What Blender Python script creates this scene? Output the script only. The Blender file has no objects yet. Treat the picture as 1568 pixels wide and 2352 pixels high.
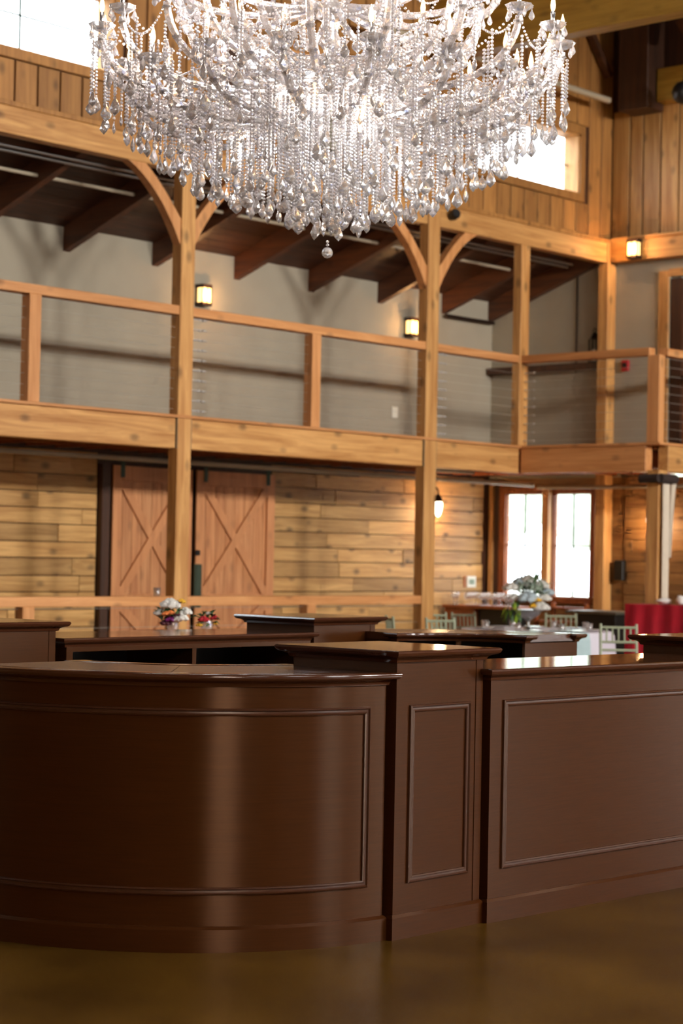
import bpy, bmesh, math, random
from mathutils import Vector, Matrix
R = random.Random(7)
C = bpy.context.scene.collection
sc = bpy.context.scene
pi = math.pi

# ------------------------------------------------------------------ camera
FPX, H = 4573.0, 1.55
TH, RO, PT = math.radians(41.7), 0.0195, math.atan(100 / FPX)
fh = Vector((math.cos(TH), math.sin(TH), 0)); rh = Vector((math.sin(TH), -math.cos(TH), 0)); Zv = Vector((0, 0, 1))
fw = fh * math.cos(PT) + Zv * math.sin(PT); u0 = Zv * math.cos(PT) - fh * math.sin(PT)
rt = rh * math.cos(RO) + u0 * math.sin(RO); up = u0 * math.cos(RO) - rh * math.sin(RO)
cd = bpy.data.cameras.new('camera'); cam = bpy.data.objects.new('camera', cd); C.objects.link(cam); sc.camera = cam
cd.sensor_fit = 'HORIZONTAL'; cd.sensor_width = 24.0; cd.lens = FPX / 1568 * 24.0
cd.clip_start = 0.1; cd.clip_end = 400
m = Matrix((rt, up, -fw)).transposed().to_4x4(); m.translation = Vector((0, 0, H)); cam.matrix_world = m
cd.dof.use_dof = True; cd.dof.focus_distance = 9.0; cd.dof.aperture_fstop = 3.2

# ------------------------------------------------------------------ view, world
vs = sc.view_settings
vs.view_transform = 'Standard'; vs.look = 'None'; vs.gamma = 1.0; vs.use_curve_mapping = False; vs.exposure = 0.0
cy = sc.cycles
cy.use_denoising = True; cy.use_adaptive_sampling = True; cy.adaptive_min_samples = 12; cy.adaptive_threshold = 0.12; cy.max_bounces = 5; cy.diffuse_bounces = 2; cy.glossy_bounces = 3; cy.transmission_bounces = 5
cy.transparent_max_bounces = 8; cy.caustics_reflective = False; cy.caustics_refractive = False; cy.sample_clamp_indirect = 6.0
cy.blur_glossy = 0.5
W = bpy.data.worlds.new('sky'); sc.world = W; W.use_nodes = True
bg = W.node_tree.nodes['Background']; bg.inputs[0].default_value = (0.86, 0.94, 1.0, 1); bg.inputs[1].default_value = 9.0

def area(name, loc, target, sx, sy, power, col=(1, 1, 1)):
    l = bpy.data.lights.new(name, 'AREA'); l.shape = 'RECTANGLE'; l.size = sx; l.size_y = sy; l.energy = power; l.color = col
    o = bpy.data.objects.new(name, l); C.objects.link(o); o.location = loc
    d = Vector(target) - Vector(loc); o.rotation_euler = d.to_track_quat('-Z', 'Y').to_euler(); return o
def point(name, loc, power, col, rad=0.04, parent=None):
    l = bpy.data.lights.new(name, 'POINT'); l.energy = power; l.color = col; l.shadow_soft_size = rad
    o = bpy.data.objects.new(name, l); C.objects.link(o); o.location = loc; o.parent = parent; return o
DAY = (1.0, 0.95, 0.88)
# lamps added for daylight at unseen openings: the clerestory and the doors of the hall side behind the camera, the end wall
OPP_WIN = [(-2.8, 100), (1.2, 100), (5.2, 180), (9.2, 420), (13.2, 1250), (17.2, 1900)]    # clerestory of the opposite wall (centre x, watts)
for x, pw in OPP_WIN:
    area('daylight_clerestory', (x, -7.3, 6.9), (x - 0.5, 14.5, 3.0), 2.2, 1.1, pw, DAY)
OPP_DOOR = [(-2.4, 1.5, 330), (8.6, 1.0, 24), (19.2, 1.2, 60)]      # unseen doors of the opposite wall, placed for the bar reflections (centre x, half width, watts)
for x, hw, pw in OPP_DOOR:
    area('added_door_light', (x, -7.3, 1.35), (x, 0, 1.2), hw * 2, 2.3, pw, (1.0, 0.60, 0.32) if x < 0 else DAY)  # added lamps, the left one tinted orange for the streak on the bar
def portal(loc, target, sx, sy):
    o = area('window_portal', loc, target, sx, sy, 1); o.data.cycles.is_portal = True
portal((21.66, 15.5, 1.74), (15, 15.5, 1.74), 1.75, 1.4)
for x in (7.9, 11.8, 15.68, 19.6): portal((x, 14.8, 6.55), (x, 5, 6.55), 2.1, 0.78)
area('daylight_end_door', (21.2, -2.6, 1.35), (10, 2, 1.0), 3.0, 2.4, 70, (1, 0.92, 0.84))

# ------------------------------------------------------------------ materials
def newmat(name):
    mt = bpy.data.materials.new(name); mt.use_nodes = True
    return mt, mt.node_tree.nodes, mt.node_tree.links, mt.node_tree.nodes['Principled BSDF']
def N(ns, t, **kw):
    n = ns.new(t)
    for k, v in kw.items():
        if k.startswith('i_'): n.inputs[k[2:].replace('_', ' ')].default_value = v
        else: setattr(n, k, v)
    return n
def lin(c):
    return tuple((v / 255 / 12.92) if v / 255 <= 0.04045 else ((v / 255 + 0.055) / 1.055) ** 2.4 for v in c) + (1,)
def wood(name, ca, cb, axis='x', rough=0.55, knots=0.5, var=0.25, fine=14, hue=0.0):
    mt, ns, ls, p = newmat(name)
    tc = N(ns, 'ShaderNodeTexCoord'); oi = N(ns, 'ShaderNodeObjectInfo')
    mu = N(ns, 'ShaderNodeMath', operation='MULTIPLY'); mu.inputs[1].default_value = 37.0; ls.new(oi.outputs['Random'], mu.inputs[0])
    cx = N(ns, 'ShaderNodeCombineXYZ')
    for i in range(3): ls.new(mu.outputs[0], cx.inputs[i])
    ad = N(ns, 'ShaderNodeVectorMath', operation='ADD'); ls.new(tc.outputs['Object'], ad.inputs[0]); ls.new(cx.outputs[0], ad.inputs[1])
    s = [1.0, 1.0, 1.0]; s['xyz'.index(axis)] = 0.07
    mp = N(ns, 'ShaderNodeMapping'); mp.inputs['Scale'].default_value = s; ls.new(ad.outputs[0], mp.inputs[0])
    n1 = N(ns, 'ShaderNodeTexNoise', i_Scale=float(fine), i_Detail=7.0, i_Roughness=0.6, i_Distortion=0.8); ls.new(mp.outputs[0], n1.inputs['Vector'])
    rp = N(ns, 'ShaderNodeValToRGB'); rp.color_ramp.elements[0].position = 0.3; rp.color_ramp.elements[1].position = 0.72
    rp.color_ramp.elements[0].color = lin(ca); rp.color_ramp.elements[1].color = lin(cb); ls.new(n1.outputs[0], rp.inputs[0])
    k = [5.0, 5.0, 5.0]; k['xyz'.index(axis)] = 3.0
    mk = N(ns, 'ShaderNodeMapping'); mk.inputs['Scale'].default_value = k; ls.new(ad.outputs[0], mk.inputs[0])
    vo = N(ns, 'ShaderNodeTexVoronoi', i_Scale=1.0); ls.new(mk.outputs[0], vo.inputs['Vector'])
    kr = N(ns, 'ShaderNodeMapRange'); kr.inputs['From Min'].default_value = 0.08; kr.inputs['From Max'].default_value = 0.25
    kr.inputs['To Min'].default_value = 1.0 - knots; kr.inputs['To Max'].default_value = 1.0; ls.new(vo.outputs['Distance'], kr.inputs[0])
    vr = N(ns, 'ShaderNodeMapRange'); vr.inputs['To Min'].default_value = 1 - var; vr.inputs['To Max'].default_value = 1 + var * 0.6; ls.new(oi.outputs['Random'], vr.inputs[0])
    m2 = N(ns, 'ShaderNodeMath', operation='MULTIPLY'); ls.new(kr.outputs[0], m2.inputs[0]); ls.new(vr.outputs[0], m2.inputs[1])
    hs = N(ns, 'ShaderNodeHueSaturation'); ls.new(rp.outputs[0], hs.inputs['Color']); ls.new(m2.outputs[0], hs.inputs['Value'])
    ls.new(hs.outputs[0], p.inputs['Base Color']); p.inputs['Roughness'].default_value = rough
    b = N(ns, 'ShaderNodeBump', i_Strength=0.12, i_Distance=0.01); ls.new(n1.outputs[0], b.inputs['Height']); ls.new(b.outputs[0], p.inputs['Normal'])
    return mt
def plain(name, c, rough=0.5, metal=0.0, noise=0.0, scale=8.0, bump=0.0, coat=0.0, trans=0.0, spec=0.5):
    mt, ns, ls, p = newmat(name)
    p.inputs['Roughness'].default_value = rough; p.inputs['Metallic'].default_value = metal
    p.inputs['Coat Weight'].default_value = coat; p.inputs['Transmission Weight'].default_value = trans
    p.inputs['Specular IOR Level'].default_value = spec
    tc = N(ns, 'ShaderNodeTexCoord'); n1 = N(ns, 'ShaderNodeTexNoise', i_Scale=scale, i_Detail=5.0); ls.new(tc.outputs['Object'], n1.inputs['Vector'])
    c = lin(c); rp = N(ns, 'ShaderNodeValToRGB'); e = rp.color_ramp.elements
    e[0].position = 0.3; e[1].position = 0.7
    e[0].color = tuple(v * (1 - noise) for v in c[:3]) + (1,); e[1].color = tuple(min(1, v * (1 + noise)) for v in c[:3]) + (1,)
    ls.new(n1.outputs[0], rp.inputs[0]); ls.new(rp.outputs[0], p.inputs['Base Color'])
    if bump:
        b = N(ns, 'ShaderNodeBump', i_Strength=bump, i_Distance=0.01); ls.new(n1.outputs[0], b.inputs['Height']); ls.new(b.outputs[0], p.inputs['Normal'])
    return mt
def emis(name, c, st):
    mt, ns, ls, p = newmat(name); p.inputs['Base Color'].default_value = lin(c)
    p.inputs['Emission Color'].default_value = lin(c); p.inputs['Emission Strength'].default_value = st; return mt

M = {}
for a in 'xyz':
    M['honey_' + a] = wood('honey_timber_' + a, (172, 116, 58), (226, 174, 108), a, knots=0.5, var=0.10)
M['rail_x'] = wood('rail_timber_x', (190, 126, 70), (228, 166, 108), 'x', knots=0.4, var=0.1)
M['rail_y'] = wood('rail_timber_y', (190, 126, 70), (228, 166, 108), 'y', knots=0.4, var=0.1)
M['rail_z'] = wood('rail_timber_z', (190, 126, 70), (228, 166, 108), 'z', knots=0.4, var=0.1)
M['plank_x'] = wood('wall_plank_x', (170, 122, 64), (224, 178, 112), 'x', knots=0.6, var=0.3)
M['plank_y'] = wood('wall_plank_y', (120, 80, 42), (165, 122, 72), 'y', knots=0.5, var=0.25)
M['batten_z'] = wood('clerestory_board_z', (142, 94, 46), (184, 132, 70), 'z', knots=0.5, var=0.2)
M['endboard_z'] = wood('gable_board_z', (150, 98, 44), (205, 160, 96), 'z', knots=0.5, var=0.2)
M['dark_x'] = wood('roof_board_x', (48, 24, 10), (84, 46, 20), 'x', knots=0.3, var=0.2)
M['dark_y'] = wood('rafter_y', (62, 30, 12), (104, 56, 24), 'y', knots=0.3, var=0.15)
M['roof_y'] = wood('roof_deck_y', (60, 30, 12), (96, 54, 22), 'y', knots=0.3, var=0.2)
M['truss_y'] = wood('truss_y', (146, 108, 34), (190, 150, 60), 'y', knots=0.3, var=0.1)
M['door_z'] = wood('barn_door_board_z', (170, 106, 64), (222, 160, 108), 'z', knots=0.25, var=0.18)
M['door_frame'] = wood('barn_door_frame', (186, 122, 76), (220, 154, 102), 'z', knots=0.2, var=0.06)
M['red_z'] = wood('window_casing_z', (130, 66, 30), (176, 104, 56), 'z', knots=0.2, var=0.1)
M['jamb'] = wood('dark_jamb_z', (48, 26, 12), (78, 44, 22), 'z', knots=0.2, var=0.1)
M['orange_x'] = wood('orange_wood_x', (132, 66, 28), (172, 96, 48), 'x', knots=0.2, var=0.1)
M['plaster'] = plain('warm_plaster', (166, 158, 140), 0.85, noise=0.05, scale=2.0, bump=0.05)
M['steel'] = plain('brushed_steel', (170, 172, 172), 0.3, 1.0)
M['cable'] = plain('steel_cable', (186, 182, 172), 0.35, 0.3)
M['fitting'] = plain('bright_fitting', (214, 214, 210), 0.25, 0.35)
M['brown_trim'] = plain('brown_trim_gloss', (64, 36, 20), 0.28, noise=0.1, scale=30)
M['zinc'] = plain('zinc_plate', (120, 116, 104), 0.5, 0.8, noise=0.1)
M['pipe'] = plain('painted_pipe', (176, 164, 142), 0.4)
M['black'] = plain('black_metal', (14, 13, 13), 0.45)
M['bronze'] = plain('dark_bronze', (44, 26, 18), 0.5, 0.5)
M['green_metal'] = plain('green_patina_metal', (58, 72, 58), 0.5, 0.3, noise=0.15)
M['shelf_dark'] = plain('black_interior', (16, 11, 9), 0.6)
M['red_cloth'] = plain('red_cloth', (178, 8, 34), 0.8, noise=0.08)
M['white_cloth'] = plain('white_cloth', (214, 210, 222), 0.85, noise=0.03)
M['aqua_cloth'] = plain('pale_aqua_cloth', (176, 200, 204), 0.85, noise=0.06)
M['sheer'] = plain('cream_voile', (226, 214, 196), 0.9, noise=0.04)
M['dark_cloth'] = plain('dark_brown_cloth', (52, 40, 36), 0.9, noise=0.2, scale=60)
M['sage'] = plain('sage_paint', (150, 158, 132), 0.45, noise=0.04)
M['china'] = plain('white_china', (236, 234, 230), 0.15)
M['gold'] = plain('gold_metal', (190, 150, 84), 0.3, 0.9)
M['leaf'] = plain('leaf_green', (52, 84, 42), 0.6, noise=0.3, scale=20)
M['lime_leaf'] = plain('lime_leaf', (146, 176, 60), 0.6, noise=0.2, scale=20)
M['silver_leaf'] = plain('silver_leaf', (150, 168, 150), 0.7, noise=0.15, scale=20)
M['fl_white'] = plain('white_petal', (238, 236, 228), 0.7, noise=0.04)
M['fl_blue'] = plain('pale_blue_petal', (196, 212, 220), 0.7, noise=0.06)
M['fl_yellow'] = plain('yellow_petal', (232, 180, 40), 0.7)
M['fl_orange'] = plain('orange_petal', (226, 130, 60), 0.7)
M['fl_purple'] = plain('purple_petal', (112, 18, 100), 0.7)
M['fl_red'] = plain('red_petal', (176, 16, 34), 0.7)
M['fl_wine'] = plain('wine_petal', (70, 8, 26), 0.7)
M['trim_white'] = plain('white_switch_plate', (226, 224, 210), 0.5)
M['alarm_red'] = plain('red_alarm_box', (172, 20, 30), 0.5)
M['ground'] = plain('pale_gravel', (206, 204, 196), 0.9, noise=0.1, scale=3)
M['tree'] = plain('outside_foliage', (206, 216, 198), 0.8, noise=0.4, scale=3)
M['lamp_glass'] = emis('amber_lamp_glass', (255, 206, 130), 2.6)
M['jar_glass'] = emis('frosted_jar_glass', (255, 240, 214), 5.0)
M['bulb'] = emis('candle_bulb', (255, 196, 128), 7.0)

def petal(name, c):
    mt = bpy.data.materials.new(name); mt.use_nodes = True; ns = mt.node_tree.nodes; ls = mt.node_tree.links
    out = ns['Material Output']; ns.remove(ns['Principled BSDF'])
    d = N(ns, 'ShaderNodeBsdfDiffuse'); t = N(ns, 'ShaderNodeBsdfTranslucent'); d.inputs[0].default_value = t.inputs[0].default_value = lin(c)
    a = N(ns, 'ShaderNodeMixShader'); a.inputs[0].default_value = 0.4; ls.new(d.outputs[0], a.inputs[1]); ls.new(t.outputs[0], a.inputs[2]); ls.new(a.outputs[0], out.inputs[0]); return mt
for k_, c_ in (('fl_white', (250, 249, 244)), ('fl_blue', (214, 230, 238)), ('silver_leaf', (176, 194, 176)), ('lime_leaf', (166, 200, 70))): M[k_] = petal(k_ + '_petal', c_)
def brown_paint():
    mt, ns, ls, p = newmat('brown_satin_paint')
    tc = N(ns, 'ShaderNodeTexCoord'); mp = N(ns, 'ShaderNodeMapping'); mp.inputs['Scale'].default_value = (0.5, 0.5, 14); ls.new(tc.outputs['Object'], mp.inputs[0])
    n1 = N(ns, 'ShaderNodeTexNoise', i_Scale=9.0, i_Detail=8.0, i_Roughness=0.7); ls.new(mp.outputs[0], n1.inputs['Vector'])
    rp = N(ns, 'ShaderNodeValToRGB'); e = rp.color_ramp.elements; e[0].position = 0.3; e[1].position = 0.75
    e[0].color = lin((50, 25, 8)); e[1].color = lin((64, 33, 12)); ls.new(n1.outputs[0], rp.inputs[0]); ls.new(rp.outputs[0], p.inputs['Base Color'])
    p.inputs['Roughness'].default_value = 0.28; p.inputs['Specular IOR Level'].default_value = 0.22; p.inputs['Specular Tint'].default_value = (1.0, 0.66, 0.44, 1)
    tg = N(ns, 'ShaderNodeTangent', direction_type='RADIAL', axis='Z'); ls.new(tg.outputs[0], p.inputs['Tangent'])
    p.inputs['Anisotropic'].default_value = 0.90; p.inputs['Anisotropic Rotation'].default_value = 0.25
    b = N(ns, 'ShaderNodeBump', i_Strength=0.10, i_Distance=0.002); ls.new(n1.outputs[0], b.inputs['Height']); ls.new(b.outputs[0], p.inputs['Normal'])
    return mt
M['brown'] = brown_paint()
def top_paint(nm, bst, ro):
    mt, ns, ls, p = newmat(nm)
    tc = N(ns, 'ShaderNodeTexCoord')
    n1 = N(ns, 'ShaderNodeTexNoise', i_Scale=120.0, i_Detail=3.0); ls.new(tc.outputs['Object'], n1.inputs['Vector'])
    n2 = N(ns, 'ShaderNodeTexNoise', i_Scale=3.0, i_Detail=3.0); ls.new(tc.outputs['Object'], n2.inputs['Vector'])
    rr = N(ns, 'ShaderNodeMapRange'); rr.inputs['To Min'].default_value = ro; rr.inputs['To Max'].default_value = ro + 0.1; ls.new(n2.outputs[0], rr.inputs[0])
    ls.new(rr.outputs[0], p.inputs['Roughness']); p.inputs['Base Color'].default_value = lin((66, 36, 21)); p.inputs['Specular IOR Level'].default_value = 0.7
    b = N(ns, 'ShaderNodeBump', i_Strength=bst, i_Distance=0.002); ls.new(n1.outputs[0], b.inputs['Height']); ls.new(b.outputs[0], p.inputs['Normal'])
    return mt
M['brown_top'] = top_paint('brown_gloss_top', 0.04, 0.05); M['brown_rough_top'] = top_paint('brown_brushed_top', 0.3, 0.18)
def concrete():
    mt, ns, ls, p = newmat('polished_brown_concrete')
    tc = N(ns, 'ShaderNodeTexCoord')
    n1 = N(ns, 'ShaderNodeTexNoise', i_Scale=1.6, i_Detail=3.0, i_Roughness=0.5); ls.new(tc.outputs['Object'], n1.inputs['Vector'])
    rp = N(ns, 'ShaderNodeValToRGB'); e = rp.color_ramp.elements; e[0].position = 0.2; e[1].position = 0.85
    e[0].color = lin((50, 30, 7)); e[1].color = lin((112, 80, 27)); ls.new(n1.outputs[0], rp.inputs[0])
    n2 = N(ns, 'ShaderNodeTexNoise', i_Scale=260.0, i_Detail=1.0); ls.new(tc.outputs['Object'], n2.inputs['Vector'])
    r2 = N(ns, 'ShaderNodeValToRGB'); r2.color_ramp.elements[0].position = 0.77; r2.color_ramp.elements[1].position = 0.80; ls.new(n2.outputs[0], r2.inputs[0])
    mx = N(ns, 'ShaderNodeMixRGB'); mx.inputs[2].default_value = lin((190, 170, 120)); ls.new(r2.outputs[0], mx.inputs[0]); ls.new(rp.outputs[0], mx.inputs[1])
    ls.new(mx.outputs[0], p.inputs['Base Color'])
    rr = N(ns, 'ShaderNodeMapRange'); p.inputs['Roughness'].default_value = 0.27
    p.inputs['Specular IOR Level'].default_value = 0.32
    n3 = N(ns, 'ShaderNodeTexNoise', i_Scale=9.0, i_Detail=1.0); ls.new(tc.outputs['Object'], n3.inputs['Vector'])
    b = N(ns, 'ShaderNodeBump', i_Strength=0.04, i_Distance=0.01); ls.new(n3.outputs[0], b.inputs['Height']); ls.new(b.outputs[0], p.inputs['Normal'])
    return mt
M['concrete'] = concrete()
def crystal(name, tr, gl, df, gs, tint=(1, 1, 1, 1)):
    mt = bpy.data.materials.new(name); mt.use_nodes = True; ns = mt.node_tree.nodes; ls = mt.node_tree.links
    out = ns['Material Output']; ns.remove(ns['Principled BSDF'])
    t = N(ns, 'ShaderNodeBsdfTransparent'); g = N(ns, 'ShaderNodeBsdfGlass', i_Roughness=0.0, i_IOR=1.52)
    d = N(ns, 'ShaderNodeBsdfDiffuse'); d.inputs[0].default_value = tint; s = N(ns, 'ShaderNodeBsdfGlossy', i_Roughness=0.22)
    tc = N(ns, 'ShaderNodeTexCoord'); nz = N(ns, 'ShaderNodeTexNoise', i_Scale=45.0, i_Detail=0.0); ls.new(tc.outputs['Object'], nz.inputs['Vector'])
    rp = N(ns, 'ShaderNodeValToRGB'); e = rp.color_ramp.elements; e[0].position = 0.27; e[0].color = (0.35, 0.5, 1.0, 1); e[1].position = 0.36; e[1].color = (1, 1, 1, 1)
    x = e.new(0.64); x.color = (1, 1, 1, 1); x = e.new(0.73); x.color = (1.0, 0.62, 0.3, 1); ls.new(nz.outputs[0], rp.inputs[0]); ls.new(rp.outputs[0], s.inputs[0])  # blue and orange flecks painted into the gloss, standing for dispersed light
    a = N(ns, 'ShaderNodeMixShader'); a.inputs[0].default_value = gl / (gl + tr); ls.new(t.outputs[0], a.inputs[1]); ls.new(g.outputs[0], a.inputs[2])
    b = N(ns, 'ShaderNodeMixShader'); b.inputs[0].default_value = gs / (gs + df); tl = N(ns, 'ShaderNodeBsdfTranslucent'); tl.inputs[0].default_value = tint
    dm_ = N(ns, 'ShaderNodeMixShader'); dm_.inputs[0].default_value = 0.45; ls.new(d.outputs[0], dm_.inputs[1]); ls.new(tl.outputs[0], dm_.inputs[2])
    ls.new(dm_.outputs[0], b.inputs[1]); ls.new(s.outputs[0], b.inputs[2])
    c = N(ns, 'ShaderNodeMixShader'); c.inputs[0].default_value = df + gs; ls.new(a.outputs[0], c.inputs[1]); ls.new(b.outputs[0], c.inputs[2])
    ls.new(c.outputs[0], out.inputs[0]); return mt
M['crystal'] = crystal('cut_crystal', 0.18, 0.10, 0.44, 0.28, (0.96, 0.95, 0.97, 1))
M['drop_crystal'] = crystal('drop_crystal', 0.16, 0.30, 0.22, 0.32, (0.96, 0.96, 0.98, 1))
M['arm_glass'] = crystal('arm_glass', 0.26, 0.18, 0.26, 0.30, (0.97, 0.93, 0.92, 1))
def pane_glass():
    mt = bpy.data.materials.new('window_glass'); mt.use_nodes = True; ns = mt.node_tree.nodes; ls = mt.node_tree.links
    out = ns['Material Output']; ns.remove(ns['Principled BSDF'])
    t = N(ns, 'ShaderNodeBsdfTransparent'); s = N(ns, 'ShaderNodeBsdfGlossy', i_Roughness=0.02)
    a = N(ns, 'ShaderNodeMixShader'); a.inputs[0].default_value = 0.06; ls.new(t.outputs[0], a.inputs[1]); ls.new(s.outputs[0], a.inputs[2]); ls.new(a.outputs[0], out.inputs[0]); return mt
M['glass'] = pane_glass()
M['drink_glass'] = crystal('drinking_glass', 0.55, 0.15, 0.1, 0.2)

# ------------------------------------------------------------------ helpers
class MB:
    def __init__(s): s.v = []; s.f = []
    def box(s, x0, y0, z0, x1, y1, z1, c=0.0):
        if x0 > x1: x0, x1 = x1, x0
        if y0 > y1: y0, y1 = y1, y0
        if z0 > z1: z0, z1 = z1, z0
        if c <= 0:
            b = len(s.v); s.v += [(x, y, z) for z in (z0, z1) for y in (y0, y1) for x in (x0, x1)]
            s.f += [tuple(b + i for i in q) for q in ((0, 2, 3, 1), (4, 5, 7, 6), (0, 1, 5, 4), (2, 6, 7, 3), (0, 4, 6, 2), (1, 3, 7, 5))]
            return s
        bm = bmesh.new(); bmesh.ops.create_cube(bm, size=1)
        for v in bm.verts: v.co = Vector(((x0 + x1) / 2 + v.co.x * (x1 - x0), (y0 + y1) / 2 + v.co.y * (y1 - y0), (z0 + z1) / 2 + v.co.z * (z1 - z0)))
        bmesh.ops.bevel(bm, geom=list(bm.edges), offset=c, segments=1, affect='EDGES')
        s.addbm(bm); return s
    def addbm(s, bm, mat=None):
        b = len(s.v); bm.verts.index_update()
        for v in bm.verts: s.v.append(tuple(mat @ v.co if mat else v.co))
        for f in bm.faces: s.f.append(tuple(b + v.index for v in f.verts))
        bm.free()
    def beam(s, p, q, w, h, upv=(0, 0, 1)):
        p, q = Vector(p), Vector(q); d = (q - p).normalized(); u = Vector(upv); sd = d.cross(u).normalized(); u = sd.cross(d).normalized()
        b = len(s.v)
        for P in (p, q):
            for a, c in ((-1, -1), (1, -1), (1, 1), (-1, 1)): s.v.append(tuple(P + sd * (a * w / 2) + u * (c * h / 2)))
        s.f += [(b, b + 3, b + 2, b + 1), (b + 4, b + 5, b + 6, b + 7)] + [(b + i, b + (i + 1) % 4, b + 4 + (i + 1) % 4, b + 4 + i) for i in range(4)]
        return s
    def tube(s, pts, r, n=8, cap=True):
        pts = [Vector(p) for p in pts]; m_ = len(pts); rs = r if isinstance(r, (list, tuple)) else [r] * m_
        b = len(s.v); prev = None
        for i, p in enumerate(pts):
            t = (pts[min(i + 1, m_ - 1)] - pts[max(i - 1, 0)]).normalized()
            if prev is None:
                a = Vector((0, 0, 1)) if abs(t.z) < 0.9 else Vector((1, 0, 0)); prev = t.cross(a).normalized()
            prev = (prev - t * prev.dot(t)).normalized(); o2 = t.cross(prev)
            for k in range(n):
                an = 2 * pi * k / n; s.v.append(tuple(p + (prev * math.cos(an) + o2 * math.sin(an)) * rs[i]))
        for i in range(m_ - 1):
            for k in range(n):
                k2 = (k + 1) % n; s.f.append((b + i * n + k, b + i * n + k2, b + (i + 1) * n + k2, b + (i + 1) * n + k))
        if cap: s.f += [tuple(b + k for k in range(n))[::-1], tuple(b + (m_ - 1) * n + k for k in range(n))]
        return s
    def lathe(s, prof, n=12, c=(0, 0, 0), sx=1.0, sy=1.0, wob=0.0, wn=8):
        b = len(s.v)
        for (r, z) in prof:
            for k in range(n):
                a = 2 * pi * k / n; rr = r * (1 + wob * math.cos(wn * a))
                s.v.append((c[0] + rr * math.cos(a) * sx, c[1] + rr * math.sin(a) * sy, c[2] + z))
        for i in range(len(prof) - 1):
            for k in range(n):
                k2 = (k + 1) % n; s.f.append((b + i * n + k, b + i * n + k2, b + (i + 1) * n + k2, b + (i + 1) * n + k))
        s.f += [tuple(b + k for k in range(n))[::-1], tuple(b + (len(prof) - 1) * n + k for k in range(n))]
        return s
    def prism(s, poly, z0, z1, ax='z'):
        b = len(s.v); n = len(poly)
        for z in (z0, z1):
            for (x, y) in poly: s.v.append((x, y, z) if ax == 'z' else ((x, z, y) if ax == 'y' else (z, x, y)))
        s.f += [tuple(b + i for i in range(n))[::-1], tuple(b + n + i for i in range(n))]
        s.f += [(b + i, b + (i + 1) % n, b + n + (i + 1) % n, b + n + i) for i in range(n)]
        return s
    def loft(s, poly, prof):
        n = len(poly); b = len(s.v); P = [Vector(p) for p in poly]; nr = []
        for i in range(n):
            e1 = (P[i] - P[i - 1]).normalized(); e2 = (P[(i + 1) % n] - P[i]).normalized()
            n1 = Vector((e1.y, -e1.x)); n2 = Vector((e2.y, -e2.x)); mm = (n1 + n2).normalized(); nr.append(mm / max(0.3, mm.dot(n1)))
        for off, z in prof:
            for i in range(n): q = P[i] + nr[i] * off; s.v.append((q.x, q.y, z))
        for j in range(len(prof) - 1):
            for i in range(n):
                i2 = (i + 1) % n; s.f.append((b + j * n + i, b + j * n + i2, b + (j + 1) * n + i2, b + (j + 1) * n + i))
        s.f += [tuple(b + i for i in range(n))[::-1], tuple(b + (len(prof) - 1) * n + i for i in range(n))]
        return s
    def sweep(s, pts, nrm, prof, closed=True):
        # pts on a surface, nrm its normals; prof = (across, height)
        n = len(pts); b = len(s.v); P = [Vector(p) for p in pts]; K = len(prof)
        for i in range(n):
            a = P[i] - P[i - 1] if (closed or i > 0) else P[1] - P[0]
            c = P[(i + 1) % n] - P[i] if (closed or i < n - 1) else P[i] - P[i - 1]
            a.normalize(); c.normalize(); nn = Vector(nrm[i])
            s1 = a.cross(nn).normalized(); s2 = c.cross(nn).normalized(); sd = (s1 + s2).normalized(); sd = sd / max(0.3, sd.dot(s1))
            for (u, h) in prof: s.v.append(tuple(P[i] + sd * u + nn * h))
        for i in range(n if closed else n - 1):
            i2 = (i + 1) % n
            for k in range(K - 1): s.f.append((b + i * K + k, b + i * K + k + 1, b + i2 * K + k + 1, b + i2 * K + k))
        return s
    def blob(s, c, r, seed=0, sub=2, sq=(1, 1, 1), amp=0.18):
        bm = bmesh.new(); bmesh.ops.create_icosphere(bm, subdivisions=sub, radius=1.0); rr = random.Random(seed)
        for v in bm.verts:
            k = 1 + rr.uniform(-amp, amp); v.co = Vector((c[0] + v.co.x * r * sq[0] * k, c[1] + v.co.y * r * sq[1] * k, c[2] + v.co.z * r * sq[2] * k))
        s.addbm(bm); return s
    def mesh(s, name):
        me = bpy.data.meshes.new(name); me.from_pydata(s.v, [], s.f); return me
    def build(s, name, mat, parent=None, local=False, smooth=False, fix=False):
        if parent is None:
            xs = [v[0] for v in s.v]; ys = [v[1] for v in s.v]; zs = [v[2] for v in s.v]
            o0 = Vector(((min(xs) + max(xs)) / 2, (min(ys) + max(ys)) / 2, min(zs)))
        elif local: o0 = Vector((0, 0, 0))
        else:
            o0 = Vector((0, 0, 0)); q = parent
            while q: o0 += q.location; q = q.parent
        s.v = [(v[0] - o0.x, v[1] - o0.y, v[2] - o0.z) for v in s.v]
        me = s.mesh(name)
        if fix or smooth:
            bm = bmesh.new(); bm.from_mesh(me); bmesh.ops.recalc_face_normals(bm, faces=bm.faces); bm.to_mesh(me); bm.free()
            if smooth: me.shade_smooth(); me.set_sharp_from_angle(angle=math.radians(38))
        me.materials.append(M[mat] if isinstance(mat, str) else mat)
        o = bpy.data.objects.new(name, me); C.objects.link(o)
        if parent is None: o.location = o0
        else: o.parent = parent
        return o
def tag(o, label=None, cat=None, group=None, kind=None):
    if label: o['label'] = label
    if cat: o['category'] = cat
    if group: o['group'] = group
    if kind: o['kind'] = kind
    return o
def thing(name, label, cat, loc=(0, 0, 0), rz=0.0, group=None, kind=None):
    o = bpy.data.objects.new(name, None); C.objects.link(o); o.location = loc; o.rotation_euler = (0, 0, rz)
    return tag(o, label, cat, group, kind)
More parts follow.
